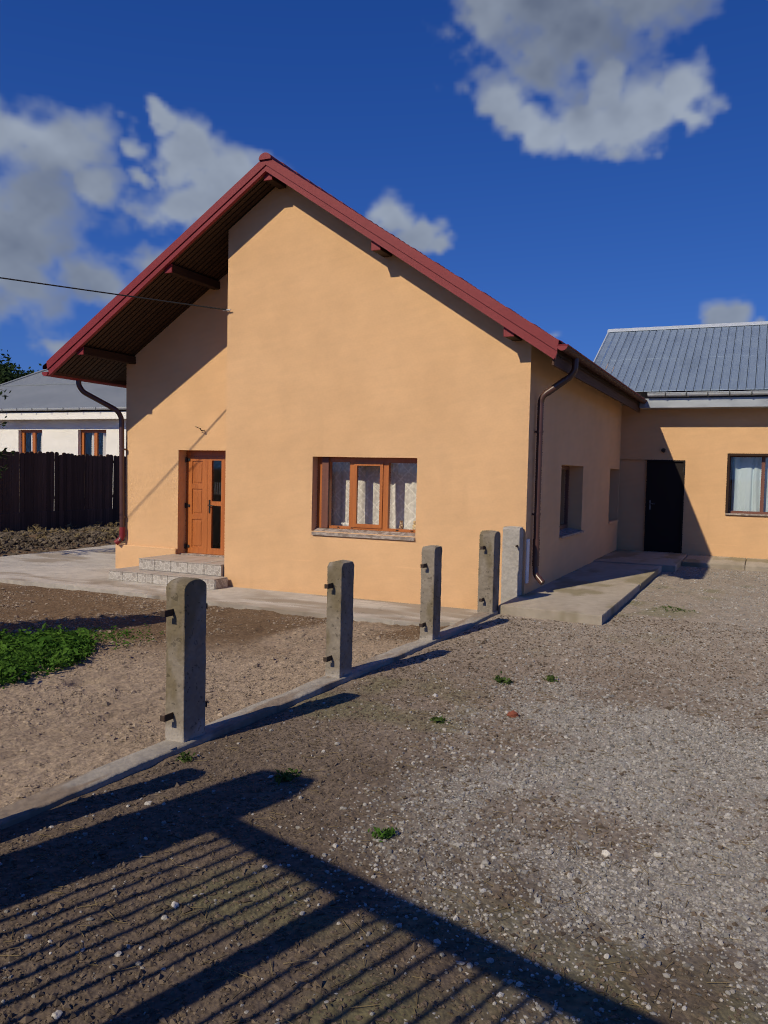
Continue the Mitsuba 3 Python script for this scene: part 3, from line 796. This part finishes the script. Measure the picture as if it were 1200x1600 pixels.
# ------------------------------------------------------------------ wing with the grey metal roof
wg = thing('metal_roofed_house', 'low orange house with a ribbed grey metal roof joined behind at right', 'house')
BX1 = 7.5
bw = Polygon([(.62, -.15), (BX1, -.15), (BX1, 3.5), (.0, 3.5), (.0, 2.31), (.62, 2.31)]).difference(sbox(2.21, 1.165, 4.05, 2.47)).difference(sbox(4.9, 1.165, 6.3, 2.47))
bw = bw.difference(sbox(.595, .27, 1.352, 2.29))
part(wg, 'front_wall', ext_xz(bw, 7.9, 8.2), 'plaster')
part(wg, 'inset_wall', ext_xz(sbox(-.3, -.1, .619, 2.305), 7.955, 8.2), 'plaster')
part(wg, 'end_wall', cat(bx(BX1 - .3, BX1, 8.201, 13.5, -.1, 3.5), bx(-.7, -.4, 8.201, 13.5, -.1, 3.9), bx(-.7, BX1, 13.5, 13.8, -.1, 3.5)), 'plaster')
part(wg, 'gable', ext_yz(Polygon([(8.2, 3.905), (10.78, 5.50), (13.4, 3.905)]), -.7, -.4), 'plaster')
part(wg, 'ceiling', bx(-.39, BX1 - .31, 8.21, 13.49, 2.9, 3.0), 'room_dark')
bd = part(wg, 'door', bx(.605, 1.345, 7.93, 7.975, .31, 2.285, .004), 'black_door', label='plain black door in the shaded corner')
part(bd, 'frame', ext_xz(sbox(.582, .296, 1.372, 2.31).difference(sbox(.612, .306, 1.338, 2.275)), 7.885, 7.929), 'black_door')
part(bd, 'handle', cat(bx(.655, .69, 7.918, 7.929, 1.22, 1.42), tube(bend([(.672, 7.92, 1.35), (.672, 7.87, 1.35), (.78, 7.87, 1.345)], .02), .010, 8)), 'galv_dark')
for z in (.5, 2.1):
    part(bd, 'hinge', tube([(1.343, 7.914, z - .05), (1.343, 7.914, z + .05)], .014, 8), 'galv_dark')
part(wg, 'wall_light_stub', cat(trimesh.creation.cylinder(.045, .05, sections=14, transform=np.array([[1, 0, 0, .915], [0, 0, 1, 7.885], [0, -1, 0, 2.52], [0, 0, 0, 1]], float)), tube([(.915, 7.88, 2.52), (.93, 7.83, 2.47)], .012, 8)), 'iron')
for xa, xb in ((2.21, 4.05), (4.9, 6.3)):
    w_ = numbered(f'{wg}__window'); labels[w_] = {'label': 'brown framed window with pale blue curtain' if xa < 3 else 'brown framed window beyond the picture edge'}
    xm = (xa + xb) / 2 - .22
    hh = unary_union([sbox(xa + .07, 1.25, xm - .035, 2.40), sbox(xm + .035, 1.25, xb - .07, 2.40)])
    part(w_, 'frame', ext_xz(sbox(xa, 1.18, xb, 2.47).difference(hh), 8.085, 8.15), 'purple_brown')
    for a, b in ((xa + .06, xm - .03), (xm + .03, xb - .06)):
        part(w_, 'pane', trimesh.Trimesh([(a, 8.12, 1.24), (b, 8.12, 1.24), (b, 8.12, 2.41), (a, 8.12, 2.41)], [(0, 1, 2), (0, 2, 3)], process=False), 'glass')
    part(w_, 'sill', bx(xa + .002, xb - .002, 7.85, 8.08, 1.168, 1.20, .005), 'sill_stone')
    part(w_, 'reveal_trim', cat(bx(xa + .002, xa + .05, 7.905, 8.08, 1.20, 2.467), bx(xa + .051, xb - .002, 7.905, 8.08, 2.42, 2.467)), 'dark_wood')
    if xa < 3:
        single('window_curtain', curtain(xa + .10, xm - .02, 8.27, 1.1, 2.5, .022, 30, 8), 'blue_white_cloth', 'pale blue white curtain in the left light of the right hand window', 'curtain', smooth=True)
        single('window_curtain', curtain(xm + .02, xb - .05, 8.27, 1.1, 2.5, .022, 26, 14), 'blue_white_cloth', 'pale blue curtain right of the mullion at the picture edge', 'curtain', smooth=True)
# roof of the wing
wr = numbered(f'{wg}__roof'); labels[wr] = {'label': 'ribbed grey galvanised roof with a bright ridge'}
EY, EZ, SLP, RY = 7.33, 3.76, .55, 10.78


def zr(y): return EZ + SLP * (y - EY)


for side in (1,):
    x = -.82; i = 0
    while x < BX1 + .25:
        for (ya, yb, dz) in ((EY, 8.98, 0.), (8.965, RY, .0015)):
            w = .156
            prf = [(0, 0), (.008, .014), (.018, .014), (.026, .001), (.09, .0), (w, 0), (w, -.012), (0, -.012)]
            j = .0012 * rng.normal()
            vv = np.array([(x + a, y, zr(y) + c + dz + j) for y in (ya, yb) for a, c in prf]); m = len(prf); ff = []
            for q in range(m):
                q2 = (q + 1) % m; ff += [(q, q2, m + q2), (q, m + q2, m + q)]
            ff += [(0, q, q + 1) for q in range(1, m - 1)] + [(m, m + q + 1, m + q) for q in range(1, m - 1)]
            part(wr, 'panel', trimesh.Trimesh(vv, ff, process=False), 'galv_roof')
        x += .1675; i += 1
part(wr, 'sheeting', cat(ext_yz(Polygon([(RY + .002, zr(RY) + .005), (14.23, EZ), (14.23, EZ - .02), (RY + .002, zr(RY) - .015)]), -.82, BX1 + .3)), 'galv_roof')
part(wr, 'ridge_flashing', ext_yz(Polygon([(RY - .13, zr(RY - .13) + .034), (RY, zr(RY) + .052), (RY + .13, zr(RY - .13) + .034), (RY + .13, zr(RY - .13) + .024), (RY, zr(RY) + .042), (RY - .13, zr(RY - .13) + .024)]), -.86, BX1 + .3), 'galv_bright')
part(wr, 'gable_trim', ext_yz(Polygon([(8.0, zr(8.0) + .02), (RY, zr(RY) + .02), (RY, zr(RY) - .12), (8.0, zr(8.0) - .12)]), -.85, -.825), 'galv_bright')
part(wr, 'fascia', cat(bx(.45, BX1 + .3, EY + .03, EY + .05, 3.405, 3.60), bx(.45, BX1 + .3, EY + .052, 7.9, 3.41, 3.43)), 'galv_fascia', label='plain bluish sheet metal fascia')
gk = part(wg, 'gutter', half_gutter((.62, EY - .045, 3.70), (BX1 + .3, EY - .045, 3.70), .072), 'galv_bright', 40, label='galvanised half round gutter with strap brackets')
part(gk, 'rim', tube([(.62, EY - .118, 3.70), (BX1 + .3, EY - .118, 3.70)], .010, 8), 'galv_bright')
part(gk, 'end_cap', ext_yz(Polygon([(EY - .045 + .072 * math.cos(q), 3.70 + .072 * math.sin(q)) for q in np.linspace(np.pi, 2 * np.pi, 12)]), .612, .62), 'galv_dark')
for xb in np.arange(.98, BX1, .415):
    a = np.linspace(np.pi - .1, 1.5 * np.pi, 8)
    path = [(xb, EY - .045 + .079 * math.cos(q), 3.70 + .079 * math.sin(q)) for q in a]
    part(gk, 'bracket', cat(tube(path, .012, 6), bx(xb - .012, xb + .012, EY - .13, EY + .03, 3.712, 3.722)), 'galv_dark')

# ------------------------------------------------------------------ fence posts
def post(x1, y0, zb, h, label, round_top, w=.15, d=.235, mats='post_concrete', seed=0, flat=False, brackets=True, group='concrete fence posts along the kerb', lean=0.):
    r = np.random.default_rng(seed)
    t = thing('fence_post', label, 'fence post', group)
    x0 = x1 - w
    if round_top:
        a = np.linspace(0, np.pi, 13)
        top = [(d / 2 + d / 2 * math.cos(q), h - round_top + round_top * math.sin(q)) for q in a]
        pl = [(0, -.12), (d, -.12)] + top
    else:
        pl = [(0, -.12), (d, -.12), (d, h - .03), (d - .03, h), (.03, h), (0, h - .03)]
    P = Polygon(pl)
    m = ext_yz(P.buffer(-.012, join_style=1).buffer(.012), 0, w)
    # chamfer: shrink the end faces a little
    m = trimesh.remesh.subdivide_to_size(m.vertices, m.faces, .06)
    m = trimesh.Trimesh(*m, process=True)
    v = m.vertices.copy()
    n = (meshkit.fbm(v * 14 + seed * 7, 3, seed) - .5)[:, None]
    e = np.minimum(v[:, 0], w - v[:, 0]) < .001
    c = np.array([w / 2, d / 2])
    v[:, 1] = np.where(e, d / 2 + (v[:, 1] - d / 2) * .965, v[:, 1])
    v[:, 2] = np.where(e & (v[:, 2] > h * .8), v[:, 2] - .008, v[:, 2])
    vn = m.vertex_normals
    v = v + vn * n * .010
    v[:, 0] += lean * v[:, 2]
    m = trimesh.Trimesh(v + [x0, y0, zb], m.faces, process=False)
    part(t, 'shaft', m, mats, 35)
    if brackets:
        for hz in (.17, .80):
            xb = x0 + w * (.40 if hz > .5 else .42) + lean * hz
            z = zb + hz * h
            # flat strap with a turned up end, cast into the front face
            part(t, 'bracket', cat(bx(xb - .004, xb + .004, y0 - .085, y0 + .01, z - .022, z + .022, .002), bx(xb - .034, xb + .004, y0 - .089, y0 - .081, z - .020, z + .018, .002)), 'iron')
            part(t, 'bracket', cat(bx(xb - .004, xb + .004, y0 + d - .01, y0 + d + .085, z - .022, z + .022, .002), bx(xb + .004, xb + .034, y0 + d + .081, y0 + d + .089, z - .020, z + .018, .002)), 'iron')
    return t


post(-.455, -6.74, .09, 1.085, 'nearest concrete fence post, round topped, with iron straps', .055, .15, .235, seed=1, lean=-.004)
post(-.330, -4.79, .12, 1.00, 'second nearest concrete fence post with a flat chamfered top', 0, .140, .24, seed=2)
post(-.212, -2.89, .12, 1.005, 'third concrete fence post, flat topped, on the kerb before the concrete apron', 0, .15, .225, seed=3)
post(-.070, -1.22, .175, 1.03, 'round topped concrete fence post beside the corner of the raised slab', .07, .195, .27, seed=4)
tp = post(-.030, -.205, .25, .955, 'pale square concrete post set against the right corner of the house', 0, .235, .20, 'pale_concrete', seed=5, brackets=False)
part(tp, 'bracket', cat(bx(-.062, -.044, -.28, -.20, .94, .965, .002)), 'iron')
post(-.52, -8.72, .08, 1.09, 'concrete fence post outside the left edge of the picture, seen only by its shadow', .055, .15, .235, seed=6)

# gate and its pillar at the left behind the picture's lower edge (their shadows lie in the foreground)
single('gate_pillar', bx(-.74, -.34, -10.22, -9.88, -.1, 2.28, .02), 'pale_concrete', 'concrete gate pillar outside the picture, casting the broad shadow at lower left', 'pillar')
gt = thing('yard_gate', 'steel gate of thin upright bars outside the picture, casting the barred shadow', 'gate')
G0, G1 = np.array([-.335, -10.08]), np.array([2.05, -10.84]); gd = (G1 - G0) / np.linalg.norm(G1 - G0); gn = np.array([-gd[1], gd[0]])


def gbar(s0, s1, z0, z1, t=.02):
    m = bx(s0, s1, -t, t, z0, z1)
    v = m.vertices
    m.vertices = np.c_[G0[0] + gd[0] * v[:, 0] + gn[0] * v[:, 1], G0[1] + gd[1] * v[:, 0] + gn[1] * v[:, 1], v[:, 2]]
    return m


L = np.linalg.norm(G1 - G0)
part(gt, 'top_rail', gbar(0, L, 1.80, 1.92), 'gate_steel')
part(gt, 'bottom_rail', gbar(0, L, .18, .24), 'gate_steel')
part(gt, 'stile', gbar(.0, .05, .12, 1.80), 'gate_steel')
part(gt, 'stile', gbar(.97, 1.11, .08, 1.80), 'gate_steel')
part(gt, 'stile', gbar(L - .05, L, .12, 1.80), 'gate_steel')
for s in list(np.arange(.12, .95, .104)) + list(np.arange(1.20, L - .08, .104)):
    part(gt, 'bar', gbar(s, s + .028, .24, 1.80, .014), 'gate_steel')

# ------------------------------------------------------------------ wooden fence and neighbour
wf = thing('board_fence', 'tall dark brown board fence with rounded board tops at left', 'fence')
y = 2.4
k = 0
r = np.random.default_rng(8)
while y < 13.6:
    w = .142 + .006 * r.normal(); gap = -.003 if k % 8 else .022
    h = 2.24 + .02 * r.normal() - .003 * (y - 4)
    a = np.linspace(0, np.pi, 7)
    pl = Polygon([(y, .55), (y + w, .55)] + [(y + w / 2 + w / 2 * math.cos(q), h - .055 + .055 * math.sin(q)) for q in a])
    xo = .006 * r.normal()
    part(wf, 'board', ext_yz(pl, -15.0 + xo, -14.976 + xo), 'fence_wood')
    y += w + gap; k += 1
part(wf, 'rail', bx(-15.10, -15.03, 2.4, 13.6, 2.0, 2.08), 'fence_wood')
part(wf, 'rail', bx(-15.10, -15.03, 2.4, 13.6, .95, 1.03), 'fence_wood')
part(wf, 'bottom_board', bx(-15.03, -14.955, 2.4, 13.6, -.1, .62, .01), 'fence_wood')

nb = thing('neighbour_house', 'white rendered house with a grey hipped roof behind the board fence', 'house')
ny0 = 14.0
wl = sbox(-29.5, -.1, -17, 3.80)
nwin = [(-25.45, -24.1), (-22.14, -20.67)]
for a, b in nwin: wl = wl.difference(sbox(a, 1.9, b, 3.33))
part(nb, 'wall', ext_xz(wl, ny0, ny0 + .35), 'white_plaster')
part(nb, 'inner_wall', cat(bx(-29.4, -17.1, ny0 + 1.2, ny0 + 1.3, 0, 3.7), bx(-29.4, -17.1, ny0 + .36, ny0 + 1.2, 3.5, 3.6)), 'room_dark')
part(nb, 'fascia', bx(-30.1, -16.4, ny0 - .52, ny0 - .48, 3.72, 4.0), 'white_paint', label='white painted eave fascia')
part(nb, 'eave_soffit', bx(-30.1, -16.4, ny0 - .479, ny0, 3.74, 3.78), 'white_paint')
ng = part(nb, 'gutter', half_gutter((-30.1, ny0 - .62, 4.15), (-16.4, ny0 - .62, 4.15), .085), 'galv_bright', 40)
for xb in np.arange(-29.8, -16.6, .84):
    part(ng, 'bracket', bx(xb, xb + .03, ny0 - .72, ny0 - .705, 4.04, 4.17), 'galv_dark')
nr = part(nb, 'roof', trimesh.convex.convex_hull(np.array([(-30.2, ny0 - .6, 4.12), (-16.3, ny0 - .6, 4.12), (-30.2, ny0 + 9.6, 4.12), (-16.3, ny0 + 9.6, 4.12), (-25.6, ny0 + 4.4, 7.1), (-20.0, ny0 + 4.4, 7.1)])), 'old_roof', label='faded grey hipped roof')
for (p0, p1) in (((-30.2, ny0 - .6, 4.14), (-25.6, ny0 + 4.4, 7.13)), ((-25.6, ny0 + 4.4, 7.13), (-20.0, ny0 + 4.4, 7.13))):
    part(nr, 'hip_cap', tube([p0, p1], .05, 8), 'old_roof')
# sheet laps
for fz in (.42,):
    za = 4.12 + 2.98 * fz; yb_ = ny0 - .6 + 5.0 * fz
    part(nr, 'sheet_lap', bx(-30.2 + 4.6 * fz + .1, -17.8, yb_ - .05, yb_ + .03, za - .02, za + .022), 'old_roof')
for i, (a, b) in enumerate(nwin):
    w_ = numbered(f'{nb}__window'); labels[w_] = {'label': ('left white house window with an open orange brown frame', 'right white house window with half drawn curtains')[i]}
    xm = a + (b - a) * .52
    part(w_, 'frame', ext_xz(sbox(a, 1.9, b, 3.33).difference(unary_union([sbox(a + .16, 2.0, xm - .07, 3.22), sbox(xm + .09, 2.0, b - .07, 3.22)])), ny0 + .16, ny0 + .24), 'orange_wood')
    part(w_, 'pane', trimesh.Trimesh([(a + .1, ny0 + .2, 2.0), (b - .05, ny0 + .2, 2.0), (b - .05, ny0 + .2, 3.25), (a + .1, ny0 + .2, 3.25)], [(0, 1, 2), (0, 2, 3)], process=False), 'glass')
    part(w_, 'drape', cat(curtain(a + (b - a) * .30, a + (b - a) * .50, ny0 + .32, 1.9, 3.28, .03, 24, 4 + i, 50, 6), curtain(a + (b - a) * .70, a + (b - a) * .98, ny0 + .32, 1.9, 3.28, .03, 24, 9 + i, 50, 6)), 'white_cloth')


# ------------------------------------------------------------------ vegetation
def leaves(P, size, r, flat=.0, aspect=1.7):
    """one four-sided leaf, folded along its midrib, at each point"""
    n = len(P)
    d = r.normal(size=(n, 3)); d[:, 2] *= (1 - flat); d /= np.linalg.norm(d, axis=1, keepdims=True)
    u = np.cross(d, r.normal(size=(n, 3))); u /= np.linalg.norm(u, axis=1, keepdims=True)
    w = np.cross(d, u)
    s = (size * r.uniform(.6, 1.35, n))[:, None]
    a = P - d * s * aspect / 2; b = P + d * s * aspect / 2
    l = P + u * s * .42 + w * s * .12; q = P - u * s * .42 + w * s * .12
    v = np.stack([a, l, b, q], 1).reshape(-1, 3); i = np.arange(n)[:, None] * 4
    return trimesh.Trimesh(v, np.vstack([i + [0, 1, 2], i + [0, 2, 3]]), process=False)


def crown_points(c, rad, n, r, clumps=30, spread=.22):
    cc = r.normal(size=(clumps, 3)); cc /= np.linalg.norm(cc, axis=1, keepdims=True)
    cc *= r.uniform(.35, 1.0, (clumps, 1)) ** .6
    k = r.integers(0, clumps, n)
    P = cc[k] + r.normal(size=(n, 3)) * spread * r.uniform(.5, 1.2, (clumps, 1))[k]
    return np.array(c) + P * np.array(rad), np.array(c) + cc * np.array(rad)


r = np.random.default_rng(21)
tr = thing('background_tree', 'dark leafy tree rising behind the grey hipped roof at the left edge', 'tree')
P, cc = crown_points((-38.6, 23.6, 6.35), (3.0, 3.0, 1.75), 14000, r, 60, .17)
part(tr, 'crown', leaves(P, .15, r), 'tree_leaf')
tk = [tube([(-38.6, 24, -.1), (-38.5, 24, 3), (-38.6, 24, 6.5)], [.32, .24, .12], 10)]
for q in cc[:16]: tk.append(tube([(-38.55, 24, 4.5), (np.array((-38.55, 24, 5.2)) + q) / 2, q], [.10, .07, .03], 6))
part(tr, 'trunk', cat(*tk), 'bark', 40)

# young tree just outside the frame: its twigs reach in at the left edge
yt = thing('young_tree', 'slender young tree whose leafy twigs hang before the white house at left', 'tree')
base = np.array([-11.75, .25, 0.]); tk = [tube([base, base + [.1, .1, 1.3], base + [.05, .2, 2.6], base + [.1, .25, 3.9]], [.05, .042, .03, .012], 8)]
LP = []
for i in range(26):
    z = r.uniform(1.4, 3.8); a0 = base + [.08, .15, z]
    ang = r.uniform(-.9, 2.2) if i < 18 else r.uniform(0, 6.3); ln = r.uniform(.6, 1.25)
    tip = a0 + np.array([math.cos(ang), math.sin(ang), r.uniform(-.1, .35)]) * ln
    mid = (a0 + tip) / 2 + [0, 0, .12]
    tk.append(tube([a0, mid, tip], [.014, .009, .004], 5))
    for q in np.linspace(.25, 1, 20):
        LP.append((1 - q) ** 2 * a0 + 2 * q * (1 - q) * mid + q * q * tip + r.normal(size=3) * .05)
part(yt, 'trunk', cat(*tk), 'bark', 40)
part(yt, 'crown', leaves(np.array(LP), .060, r, aspect=2.0), 'young_leaf')

# bush outside the frame at left that shades the strip of garden behind the weeds
bu = thing('garden_bush', 'leafy bush outside the left edge, shading a strip of the garden', 'bush')
P = []
for i in range(11000):
    s = r.uniform(-1.25, 1.05); wdt = .21 * (1 - .5 * abs(s))
    P.append(np.array([-5.52, -6.25, 1.80]) + s * np.array([.58, .81, 0]) + r.normal(size=3) * [wdt, wdt, wdt * .8])
part(bu, 'foliage', leaves(np.array(P), .07, r), 'young_leaf')
part(bu, 'stem', cat(*[tube([(-5.52 + s * .58, -6.25 + s * .81, -.1), (-5.52 + s * .58, -6.25 + s * .81, 1.8)], [.025, .012], 6) for s in (-.9, -.2, .5)]), 'bark')

# weeds in the garden
wedge = Polygon([(-6.2, -6.3), (-4.5, -7.0), (-3.03, -6.05), (-3.05, -5.2), (-3.32, -4.6), (-3.75, -4.2), (-4.25, -4.25), (-4.6, -4.8), (-6.2, -5.6)])
from shapely.geometry import Point
from shapely.prepared import prep
pw = prep(wedge)
LP, dens = [], 0
cl = []
while len(cl) < 1500:
    x, y = r.uniform(-6.2, -3.0), r.uniform(-6.7, -3.3)
    if pw.contains(Point(x, y)) and r.uniform() < .25 + .95 * float(meshkit.fbm(np.array([x * 2.2, y * 2.2, 0.]), 3, 5)) - .45 * max(0, (y + 4.3)):
        cl.append((x, y))
for x, y in cl:
    hgt = r.uniform(.04, .15)
    n = r.integers(10, 18)
    p = np.c_[x + r.normal(size=n) * .045, y + r.normal(size=n) * .045, float(ground_z(x, y)) + hgt * r.uniform(.1, 1.15, n)]
    LP.append(p)
wp = np.vstack(LP); k = r.uniform(size=len(wp)) < .14
wp[k, 2] += r.uniform(0, .03, k.sum())
single('weed_patch', cat(leaves(wp[~k], .034, r, flat=.55, aspect=1.4), leaves(wp[k], .048, r, flat=.35, aspect=1.9)), 'weed_leaf', 'low bright green weeds spreading over the garden soil at left', 'weeds', kind='stuff')
# thin straggling weeds at the patch's right
LP = []
for i in range(120):
    x, y = -3.75 + r.normal() * .3, -3.95 + r.normal() * .3
    LP.append(np.c_[x + r.normal(size=6) * .03, y + r.normal(size=6) * .03, float(ground_z(x, y)) + r.uniform(.0, .05, 6)])
single('weed_seedlings', leaves(np.vstack(LP), .020, r, flat=.6), 'weed_leaf', 'thin scattered weed seedlings right of the green patch', 'weeds', kind='stuff')


def tuft(x, y, rad, n, label, h=.07, m='tuft_leaf', size=.020):
    n = int(n * .55)
    k = r.integers(0, 5, n); cx, cy = r.normal(size=(2, 5)) * rad * .8
    P = np.c_[x + cx[k] + r.normal(size=n) * rad * .4, y + cy[k] + r.normal(size=n) * rad * .5, np.zeros(n)]
    h = h * .7
    P[:, 2] = ground_z(P[:, 0], P[:, 1]) + r.uniform(0, h, n)
    t = thing('weed_tuft', label, 'weed', 'weed tufts in the drive')
    part(t, 'foliage', leaves(P, size, r, flat=.4, aspect=2.4), m)
    b = []
    for i in range(14):
        a = r.uniform(0, 6.28); q = np.array([x, y, float(ground_z(x, y)) - .01])
        b.append(tube([q, q + [math.cos(a) * rad, math.sin(a) * rad, h * .8]], [.003, .0015], 4))
    part(t, 'stem', cat(*b), m)


tuft(.92, -4.08, .055, 150, 'flat green weed tuft in mid drive, left of a smaller one')
tuft(1.23, -3.78, .045, 90, 'small green weed tuft in the drive, farther and right of a larger one')
tuft(.78, -5.36, .045, 70, 'faint olive weed tuft in the gravel beyond the shadows', .03)
tuft(1.27, -7.33, .035, 190, 'bright green weed tuft in the bare soil above the rail shadow', .06, 'weed_leaf', .015)
tuft(.42, -6.88, .05, 170, 'green weed tuft at the tip of the broad pillar shadow', .05, size=.017)
tuft(1.88, .62, .16, 110, 'sparse green weed tuft in the drive right of the raised slab', .03)
tuft(-.30, -6.90, .035, 90, 'weed tuft at the foot of the nearest fence post', .07, size=.016)


# ------------------------------------------------------------------ stones, clods, straw
ICO = trimesh.creation.icosahedron()
OCT = trimesh.Trimesh(np.array([(1, 0, 0), (-1, 0, 0), (0, 1, 0), (0, -1, 0), (0, 0, 1), (0, 0, -1)], float), [(0, 2, 4), (2, 1, 4), (1, 3, 4), (3, 0, 4), (2, 0, 5), (1, 2, 5), (3, 1, 5), (0, 3, 5)], process=False)


def scatter(x, y, size, col, r, base=ICO, sink=.36, flat=.62):
    n = len(x); bv, bf = np.array(base.vertices), np.array(base.faces)
    v = np.repeat(bv[None], n, 0) * r.uniform(.72, 1.22, (n, len(bv), 1))
    v = v * np.stack([r.uniform(.8, 1.45, n), r.uniform(.7, 1.1, n), r.uniform(.45, .9, n) * flat / .62], -1)[:, None]
    a = r.uniform(0, 6.283, n); t = r.normal(size=n) * .35
    ct, st_ = np.cos(t)[:, None], np.sin(t)[:, None]
    v[..., 1], v[..., 2] = v[..., 1] * ct - v[..., 2] * st_, v[..., 1] * st_ + v[..., 2] * ct
    ca_, sa = np.cos(a)[:, None], np.sin(a)[:, None]
    v[..., 0], v[..., 1] = v[..., 0] * ca_ - v[..., 1] * sa, v[..., 0] * sa + v[..., 1] * ca_
    v = v * size[:, None, None]
    z = ground_z(x, y)
    v = v + np.stack([x, y, z + size * (.5 - sink)], -1)[:, None]
    f = (bf[None] + (np.arange(n) * len(bv))[:, None, None]).reshape(-1, 3)
    c = np.repeat(np.clip(col, .01, .9)[:, None], len(bv), 1) * r.uniform(.92, 1.08, (n, len(bv), 1))
    return trimesh.Trimesh(v.reshape(-1, 3), f, process=False), c.reshape(-1, 3)


def scat(name, x, y, size, col, label, catg, seed, **kw):
    m, c = scatter(x, y, size, col, np.random.default_rng(seed), **kw)
    single(name, m, 'stone_vc', label, catg, kind='stuff', color=c)


def on_drive(x, y):
    return (x > fx(y) + .08) & ~((x > -.30) & (x < 1.28) & (y > -1.17)) & ~((y > 5.4) & (x < 1.6)) & ~((y > 6.2))


r = np.random.default_rng(33)
N = 420000
x, y = r.uniform(-.5, 3.6, N), -9.3 + 15.6 * r.uniform(0, 1, N) ** 1.55
g_ = gravel_amount(x, y)
keep = on_drive(x, y) & (r.uniform(0, 1, N) < np.clip(.018 + .98 * g_ ** 1.15, 0, 1) * np.interp(y, [-9, -5, -1, 6], [.45, .5, .45, .35]))
x, y, g_ = x[keep][:90000], y[keep][:90000], g_[keep][:90000]
n = len(x)
size = np.clip(np.exp(r.normal(math.log(.0060), .38, n)), .0032, .0165) * np.interp(y, [-9, -4, 6], [1.0, 1.15, 1.45])
tone = np.clip(r.normal(.275, .075, n), .10, .55)[:, None]
warm = r.uniform(0, 1, (n, 1))
col = tone * (np.array([1.0, .985, .955]) * (1 - warm * .55) + np.array([1.05, .93, .80]) * warm * .55)
scat('gravel', x, y, size, col, 'grey crushed stone gravel spread over the drive', 'gravel', 34)
# scattered larger pale pebbles
n = 190
x, y = r.uniform(-.4, 3.5, n), -9.2 + 9 * r.uniform(0, 1, n) ** 1.3
k = on_drive(x, y); x, y = x[k], y[k]; n = len(x)
tone = np.clip(r.normal(.36, .10, n), .14, .52)[:, None]
scat('pebbles', x, y, np.clip(np.exp(r.normal(math.log(.012), .3, n)), .008, .024), tone * np.array([1.0, .96, .90]), 'scattered larger pale pebbles on the drive and in the shadows', 'pebbles', 35, base=trimesh.creation.icosphere(1), sink=.25)
# soil crumbs on the drive's bare earth
n = 42000
x, y = r.uniform(-.5, 3.4, n), -9.3 + 9 * r.uniform(0, 1, n) ** 1.6
k = on_drive(x, y) & (r.uniform(0, 1, n) > gravel_amount(x, y) * .8); x, y = x[k], y[k]; n = len(x)
col = r.uniform(.6, 1.25, (n, 1)) * np.array([.125, .096, .072])
scat('soil_crumbs', x, y, np.clip(np.exp(r.normal(math.log(.007), .45, n)), .003, .022), col, 'crumbs of dry brown soil on the trodden drive', 'soil', 36, base=OCT, sink=.35)
# clods in the garden
n = 52000
x, y = r.uniform(-8.5, -.55, n), -9 + 7.6 * r.uniform(0, 1, n)
k = (x < fx(y) - .19) & (r.uniform(0, 1, n) < .12 + .88 * S(.42, .68, meshkit.fbm(np.stack([x * 1.7, y * 1.7, 0 * x], -1), 3, 41))) & (y < -1.48) & (np.arctan2(x - EYE[0], y - EYE[1]) > -.93)
x, y = x[k], y[k]; n = len(x)
col = r.uniform(.6, 1.2, (n, 1)) * np.array([.28, .222, .17])
scat('garden_clods', x, y, np.clip(np.exp(r.normal(math.log(.0075), .55, n)), .003, .034), col, 'crumbly dry clods lying on the garden soil', 'soil', 37, base=OCT, sink=.35)
# clods on the heap by the fence
n = 30000
x, y = r.uniform(-15, -11.3, n), r.uniform(-1, 12.5, n)
col = r.uniform(.45, 1.3, (n, 1)) * np.array([.125, .100, .074])
scat('earth_heap_clods', x, y, np.clip(np.exp(r.normal(math.log(.022), .5, n)), .010, .085), col, 'dark dug clods heaped along the foot of the board fence', 'soil', 38, base=ICO, sink=.3)
LP = []
for i in range(90):
    x, y = r.uniform(-14.6, -11.7), r.uniform(.5, 11)
    q = np.array([x, y, float(ground_z(x, y))]); hh = r.uniform(.06, .22)
    LP.append(q + np.c_[r.normal(size=14) * .06, r.normal(size=14) * .06, r.uniform(0, hh, 14)])
single('heap_weeds', leaves(np.vstack(LP), .05, r, aspect=2.6), 'dry_grass', 'dry weeds and stalks sticking out of the earth heap by the fence', 'weeds', kind='stuff')
# straw and dry twigs
n = 900
x, y = r.uniform(-.3, 3.0, n), r.uniform(-9.2, -4, n)
k = on_drive(x, y); x, y = x[k], y[k]; n = len(x)
a = r.uniform(0, 6.28, n); l = r.uniform(.012, .055, n); z = ground_z(x, y) + .007
d = np.c_[np.cos(a) * l, np.sin(a) * l, r.normal(size=n) * .006]; w = np.c_[-np.sin(a), np.cos(a), 0 * a] * .0016
c = np.c_[x, y, z]
v = np.stack([c - d - w, c - d + w, c + d + w, c + d - w, c + [0, 0, .002] - d, c + [0, 0, .002] + d], 1).reshape(-1, 3)
i6 = np.arange(n)[:, None] * 6
single('straw', trimesh.Trimesh(v, np.vstack([i6 + q for q in ([0, 1, 2], [0, 2, 3], [0, 4, 5], [0, 5, 3], [1, 2, 5], [1, 5, 4])]), process=False), 'dry_grass', 'bits of dry straw and twig strewn over the foreground soil', 'straw', kind='stuff')
m = blob((0, 0, 0), (.05, .03, .022), 1); m.vertices += .006 * np.random.default_rng(2).normal(size=m.vertices.shape)
single('brick_fragment', at(m, 1.27, -5.0, float(ground_z(1.27, -5.0)) + .012, .5), 'brick_red', 'small reddish brick fragment lying in the gravel of the drive', 'brick')
